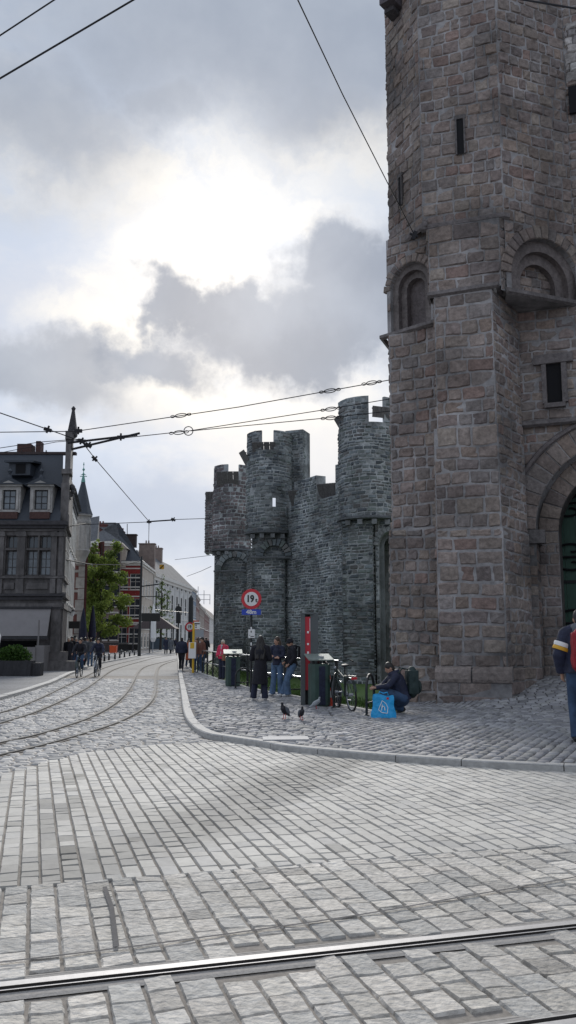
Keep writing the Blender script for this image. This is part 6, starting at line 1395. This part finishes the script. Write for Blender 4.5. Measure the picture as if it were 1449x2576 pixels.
# lady with pink jacket
T_, P_, s_ = person('white haired woman in a pink red jacket and pale scarf by the railing', on(560, 1710), R(-35), 1.62, dict(eL=(.25, -.02, 1.10), wL=(.1, -.2, 1.05), eR=(-.25, -.02, 1.10), wR=(-.12, -.22, 1.0), kL=(.09, -.04, .48), aL=(.07, -.03, .08), tL=(.08, -.18, .035)), 'puffer', 'cloth_pink', 'cloth_navy', 'short', 'hair_white', 'shoe_dark', .016, scarf='cloth_scarf', build=1.05)
q = T_.matrix_basis @ Vector((.24, -.12, .72)); T = thing('handbag', 'tan brown leather handbag at the side of the woman in pink', 'handbag', loc=q, rz=R(-35)); mb = MB(); mb.box((0, 0, .12), (.14, .34, .24), taper=.85); mb.ball((0, 0, .08), (.09, .18, .1)); remesh(mb, 'bag_body', 'leather_tan', T, .014, 4); mb = MB(); mb.tube([(0, -.14, .22), (-.03, -.08, .5), (-.05, 0, .62), (-.03, .08, .5), (0, .14, .22)], .01, 5); mb.build('strap', 'leather_tan', T)
walk = dict(hL=(.09, 0, .90), kL=(.10, -.16, .50), aL=(.10, -.12, .1), tL=(.11, -.27, .06), kR=(-.09, .04, .48), aR=(-.09, .2, .12), tR=(-.09, .08, .04), eL=(.24, .1, 1.12), wL=(.25, .08, .88), eR=(-.24, -.02, 1.11), wR=(-.24, -.16, .9))
person('person in a dark coat walking away between the tram track and the bus stop', on(456, 1686), R(176), 1.74, walk, 'puffer', 'cloth_navy', 'cloth_black', 'short', 'hair_dark', 'shoe_dark', .02, build=1.2)
person('person in a brown leather jacket and blue jeans waiting behind the timetable case', on(508, 1693), R(-60), 1.74, None, 'jacket', 'cloth_brown', 'denim_dark', 'short', 'hair_dark', 'shoe_white', .02, build=1.1)
person('person in blue jeans half hidden behind the bus stop timetable', on(494, 1690), R(-30), 1.7, None, 'jacket', 'cloth_brown', 'denim_dark', 'mid', 'hair_brown', 'shoe_white', .02)
person('person in an orange brown coat just beyond the bus stop', on(474, 1678), R(20), 1.66, walk, 'coat', 'cloth_orange', 'denim_dark', 'mid', 'hair_dark', 'shoe_dark', .022)
person('distant person in a pale jacket beyond the bus stop', (XY(505, 52)[0], 52, .09), R(160), 1.72, walk, 'jacket', 'cloth_scarf', 'cloth_navy', 'short', 'hair_dark', 'shoe_dark', .024)
for i, (x, Y, lab, tm, hg) in enumerate(((418, 88, 'distant man in a dark coat near the kiosk, left of a couple', 'cloth_navy', 1.85), (430, 88, 'distant person in dark clothes near the kiosk, right of a couple', 'cloth_grey', 1.8), (441, 125, 'tiny distant pedestrian in front of the white building', 'cloth_navy', 1.75), (519, 66, 'dark figure at the far bend of the moat railing', 'cloth_black', 1.8), (511, 60, 'distant passer-by in black beside the far railing', 'cloth_black', 1.75))):
    person(lab, (XY(x, Y)[0], Y, .08), R(170 if i % 2 else 10), hg, walk if i % 2 else None, 'coat' if i < 2 else 'jacket', tm, 'cloth_black', 'short', 'hair_dark', 'shoe_dark', .03)
# people on the left pavement
for i, (x, y, rz, lab, tm, bm_, hm, hg) in enumerate(((170, 1683, 5, 'white haired person in a long dark coat nearest the corner house', 'cloth_black', 'cloth_black', 'hair_white', 1.72), (179, 1681, -20, 'man in black walking behind the white haired person', 'cloth_black', 'cloth_navy', 'hair_dark', 1.8), (189, 1679, 15, 'blond person in dark jacket at the centre of the pavement group', 'cloth_navy', 'denim_dark', 'hair_white', 1.72),
        (212, 1675, 170, 'person in a dark grey coat walking between the two cyclists', 'cloth_grey', 'cloth_black', 'hair_dark', 1.74), (226, 1677, 175, 'person in pale jeans and grey jacket beside the right cyclist', 'cloth_grey', 'denim', 'hair_brown', 1.70), (219, 1667, 10, 'dark dressed pedestrian farther back behind the cyclists', 'cloth_black', 'cloth_black', 'hair_brown', 1.72), (203, 1668, 0, 'pedestrian in a brown coat farther back by the turret house', 'cloth_brown', 'cloth_black', 'hair_dark', 1.75))):
    person(lab, at_px(x, y), R(rz), hg, walk if i % 2 else None, 'coat' if i in (0, 3, 6) else 'jacket', tm, bm_, 'short', hm, 'shoe_dark', .024, 'pedestrians on the left pavement')
# cyclists riding towards us
ride = dict(hip=(0, .18, .98), hL=(.09, .16, .97), hR=(-.09, .16, .97), kL=(.12, -.14, .80), kR=(-.12, -.06, .66), aL=(.12, .02, .42), aR=(-.12, .06, .22), tL=(.13, -.12, .38), tR=(-.13, -.08, .17), waist=(0, .15, 1.12), chest=(0, .06, 1.34), neck=(0, -.0, 1.5), head=(0, -.04, 1.64), sL=(.18, .02, 1.44), sR=(-.18, .02, 1.44), eL=(.27, -.14, 1.24), eR=(-.27, -.14, 1.24), wL=(.29, -.36, 1.07), wR=(-.29, -.36, 1.07))
for (x, y, lab, blab, tm, bm_) in ((195, 1704, 'left cyclist in black jacket and jeans riding towards the camera', 'bicycle ridden by the left cyclist on the road', 'cloth_black', 'denim_dark'), (241, 1702, 'right cyclist in dark blue riding towards the camera', 'bicycle with pale handlebar ridden by the right cyclist', 'cloth_navy', 'cloth_black')):
    p = at_px(x, y, 0.0); person(lab, (p[0], p[1] + .3, 0), R(4), 1.72, ride, 'jacket', tm, bm_, 'short', 'hair_dark', 'shoe_dark', .02, 'cyclists'); bicycle(blab, (p[0], p[1] + .25, 0), R(-86), fm='bike_green' if x == 195 else 'sign_back')
# crouching man with backpack and blue bag
cm = on(1000, 1795)
T_, P_, s_ = person('crouching dark haired man in a navy jacket sorting things against the tower foot', cm, R(-82), 1.76, dict(hip=(0, .10, .32), hL=(.1, .10, .33), hR=(-.1, .08, .34), kL=(.16, -.36, .50), kR=(-.12, -.30, .20), aL=(.15, -.22, .08), aR=(-.12, .16, .10), tL=(.16, -.38, .035), tR=(-.12, .05, .03), waist=(0, .08, .46), chest=(0, -.02, .70), neck=(0, -.1, .86), head=(0, -.17, .975), sL=(.18, -.06, .80), sR=(-.18, -.06, .80), eL=(.24, -.26, .60), wL=(.10, -.50, .56), eR=(-.24, -.26, .58), wR=(-.04, -.50, .55), fL=(-.4, -1, -.2), fR=(.4, -1, -.2)), 'jacket', 'cloth_navy', 'denim_dark', 'short', 'hair_dark', 'shoe_dark', .0125, hood='cloth_navy', build=1.25)
q = T_.matrix_basis @ Vector((0, .32, .34)); backpack('dark green backpack worn by the crouching man', q, R(-82), 'pack_green', .6, .38, .26)
p = on(965, 1806); BG = thing('shopping_bag', 'bright blue plastic shopping bag with a white house shaped outline, standing on the cobbles', 'bag', loc=p, rz=R(-6))
mb = MB(); g = 14; rs = random.Random(5)
def bagp(u, v, f): # u across, v up
    w = .245 - .055 * v + .012 * math.sin(v * 9); x = (u - .5) * 2 * w + .03 * v * 0; y = f * (.085 * math.sin(math.pi * min(max(u, 0), 1)) * (1 - .55 * v) + .01 * math.sin(u * 11 + v * 5)); z = v * (.43 + .015 * math.sin(u * 7)) + (.02 * (1 - u)) * v
    return (x, y, z)
for f in (-1, 1):
    vv = [bagp(i / g, j / g, f) for j in range(g + 1) for i in range(g + 1)]; mb.add(vv, [(j * (g + 1) + i, j * (g + 1) + i + 1, (j + 1) * (g + 1) + i + 1, (j + 1) * (g + 1) + i) for j in range(g) for i in range(g)])
vv = [bagp(i / g, 0, -1) for i in range(g + 1)] + [bagp(i / g, 0, 1) for i in range(g + 1)]; mb.add(vv, [(i, i + 1, g + 2 + i, g + 1 + i) for i in range(g)])
BB = mb.build('bag_body', 'bag_blue', BG, smooth=True)
def on_bag(x, z):
    v = z / .44; u = .5 + x / (2 * (.245 - .055 * v)); q = bagp(u, v, -1); return (x, q[1] - .006, z)
mb = MB(); out = [(-.02, .335), (.055, .27), (.085, .20), (.075, .095), (-.025, .105), (-.095, .155), (-.075, .21)]
dense = []
for a, b in zip(out, out[1:] + out[:1]): dense += [(a[0] + (b[0] - a[0]) * k / 5, a[1] + (b[1] - a[1]) * k / 5) for k in range(5)]
mb.tube([on_bag(*q) for q in dense], .0065, 6, closed=True); mb.tube([on_bag(-.035, .145), on_bag(-.03, .2), on_bag(-.022, .26)], .008, 6); mb.tube([on_bag(-.028, .205), on_bag(-.005, .228), on_bag(.02, .215), on_bag(.03, .15)], .008, 6)
mb.build('logo', 'white_paint', BB); mb = MB(); c = on_bag(.085, .375); mb.box((c[0], c[1] - .002, c[2]), (.042, .006, .042)); mb.build('red_label', 'reflector', BB)
mb = MB()
for f in (-1, 1): mb.tube([(-.1, f * .03, .42), (-.07, f * .05, .50), (.0, f * .06, .47), (.08, f * .05, .49), (.1, f * .03, .42)], .009, 5)
mb.build('handle', 'bag_blue', BG)
# person with the red backpack at the right edge
p = (XY(1460, 12.3)[0], 12.3); p = (p[0], p[1], float(hgt(*p)))
T_, P_, s_ = person('person at the right edge in dark puffer jacket with white and yellow arm bands', p, R(170), 1.86, dict(walk, eR=(-.27, .02, 1.12), wR=(-.24, -.08, .88), eL=(.27, .02, 1.12), wL=(.24, -.08, .88), aL=(.10, -.1, .08), aR=(-.09, .1, .08), tR=(-.09, -.04, .03)), 'puffer', 'cloth_navy', 'denim_dark', 'short', 'hair_dark', 'shoe_dark', .0135, hood='cloth_grey', build=1.15, hk=1.0)
mb = MB(); mb2 = MB()
for k in 'LR':
    a, b = P_['s' + k], P_['e' + k]
    for m3, t0, t1 in ((mb, .42, .62), (mb2, .63, .80)): m3.tube([a.lerp(b, t0), a.lerp(b, (t0 + t1) / 2), a.lerp(b, t1)], [.117 * s_, .121 * s_, .115 * s_], 16, cap=False)
mb.build('white_arm_band', 'band_white', T_, True); mb2.build('yellow_arm_band', 'band_yellow', T_, True)
q = T_.matrix_basis @ Vector((0, .26, .98)); backpack('deep red backpack on the person at the right edge', q, R(170), 'pack_red', .62, .38, .24)
# ------------------------------------------------------------------ overhead wires
WN = [0]
def wire(label, pts, r=.011, parts=(), sag=0.0, cat='wire'):
    T = thing('overhead_wire', label, cat, 'overhead tramway wires'); mb = MB(); mb.tube([tuple(ap(*q)) for q in pts], r, 6); mb.build('cable', 'wire', T)
    for (kind, x, y, Y, ang, ln) in parts:
        c = ap(x, y, Y); d = Vector((math.cos(ang), 0, math.sin(ang))); n_ = Vector((-math.sin(ang), 0, math.cos(ang))); mb = MB()
        if kind == 'buckle':
            L0 = [c + d * ln * .5 * math.cos(a) + n_ * .055 * math.sin(a) for a in np.linspace(0, 2 * math.pi, 17)[:-1]]; mb.tube(L0, .014, 5, closed=True)
            for sg in (-1, 1): mb.tube([c + d * sg * (ln * .5 + .07 + .06 * math.cos(a)) + n_ * .035 * math.sin(a) for a in np.linspace(0, 2 * math.pi, 11)[:-1]], .012, 5, closed=True)
        elif kind == 'ring': mb.tube([c + (d * math.cos(a) + n_ * math.sin(a)) * .13 for a in np.linspace(0, 2 * math.pi, 21)[:-1]], .014, 5, closed=True)
        elif kind == 'arm': mb.tube([c - d * ln * .5, c + d * ln * .5], .035, 6)
        elif kind == 'clamp': mb.box(c, (.22, .06, .1), rot=Matrix.Rotation(-ang, 3, 'Y')); mb.tube([c - n_ * .1, c + n_ * .12], .03, 6)
        mb.build({'buckle': 'turnbuckle', 'ring': 'ring', 'arm': 'insulator', 'clamp': 'clamp'}[kind], 'wire', T)
    return T
wire('thick wire cutting the top left corner of the sky, uppermost', [(-120, 168, 9), (145, -6, 9)], .009); wire('long wire rising from the left edge to the top, below the corner wire', [(-120, 268, 9), (345, -6, 9)], .011)
wire('thin guy wire running down from the top centre to an anchor on the gate tower', [(735, -30, 12), (862, 238, 15), (980, 470, 18), (1042, 590, 20.0)], .012, [('clamp', 1042, 592, 19.95, 1.2, .2)])
wire('span wire from the left edge rising to the gate tower, upper one of the fan', [(-60, 1088, 24), (190, 1085, 24), (600, 1024, 24), (985, 955, 22.5), (1150, 925, 20.5)], .013, [('buckle', 455, 1045, 24, .14, .34), ('buckle', 830, 983, 23, .16, .34), ('buckle', 935, 963, 22.8, .16, .3)])
wire('middle span wire of the fan with a ring, ending on the gate tower', [(308, 1102, 24), (475, 1084, 24), (847, 1026, 23.5), (990, 1002, 22.5), (1110, 985, 20.8)], .012, [('buckle', 450, 1088, 24, .1, .3), ('ring', 474, 1084, 24, 0, .2), ('buckle', 832, 1029, 23.5, .14, .32)])
wire('lower span wire of the fan passing in front of the turrets to the gate tower', [(480, 1084, 24), (847, 1049, 23.5), (990, 1033, 22.5), (1105, 1020, 20.8)], .012, [('buckle', 832, 1051, 23.5, .09, .3)])
wire('contact wire sloping down from the left edge over the road with junction clamps', [(-60, 1018, 22), (120, 1080, 24), (205, 1110, 25), (240, 1155, 28), (375, 1312, 40)], .015, [('clamp', 120, 1081, 24, -.3, .2), ('clamp', 197, 1084, 24, 0, .2), ('clamp', 205, 1110, 25, -.4, .2), ('arm', 258, 1104, 25, .12, 2.1), ('arm', 266, 1110, 25, .24, 2.1), ('clamp', 304, 1100, 25, 0, .2), ('clamp', 238, 1154, 28, -.8, .2), ('clamp', 222, 1120, 25.5, -.6, .2)])
wire('faint wire leaving the left edge just above the slate roof', [(-60, 1136, 24), (100, 1112, 24.5), (205, 1104, 25)], .011); wire('second faint wire crossing behind the gable spire', [(-20, 1143, 26), (140, 1112, 26), (215, 1106, 25.5)], .010)
wire('span wire low over the street from the turret house to the castle wall', [(205, 1320, 40), (375, 1313, 40), (437, 1307, 40), (528, 1304, 42)], .016, [('arm', 406, 1310, 40, .07, 1.15), ('clamp', 375, 1313, 40, 0, .2), ('clamp', 436, 1307, 40, -.5, .2)])
wire('short vertical drop wire above the brown chimney', [(375, 1313, 40), (374, 1365, 60)], .016); wire('faint far wire meeting the castle wall edge, upper', [(440, 1408, 60), (530, 1397, 50)], .014); wire('faint far wire meeting the castle wall edge, lower', [(470, 1450, 70), (505, 1437, 60), (531, 1425, 50)], .016)
wire('dark cable from the corner house across the tree top', [(160, 1326, 42), (185, 1322, 44), (215, 1317, 50)], .035); wire('dark cable crossing in front of the tree to the street corner', [(165, 1408, 43), (230, 1420, 60), (310, 1421, 70), (350, 1412, 78)], .04); wire('black thick cable across the top right corner over the tower', [(1285, -6, 15), (1470, 25, 14)], .018)
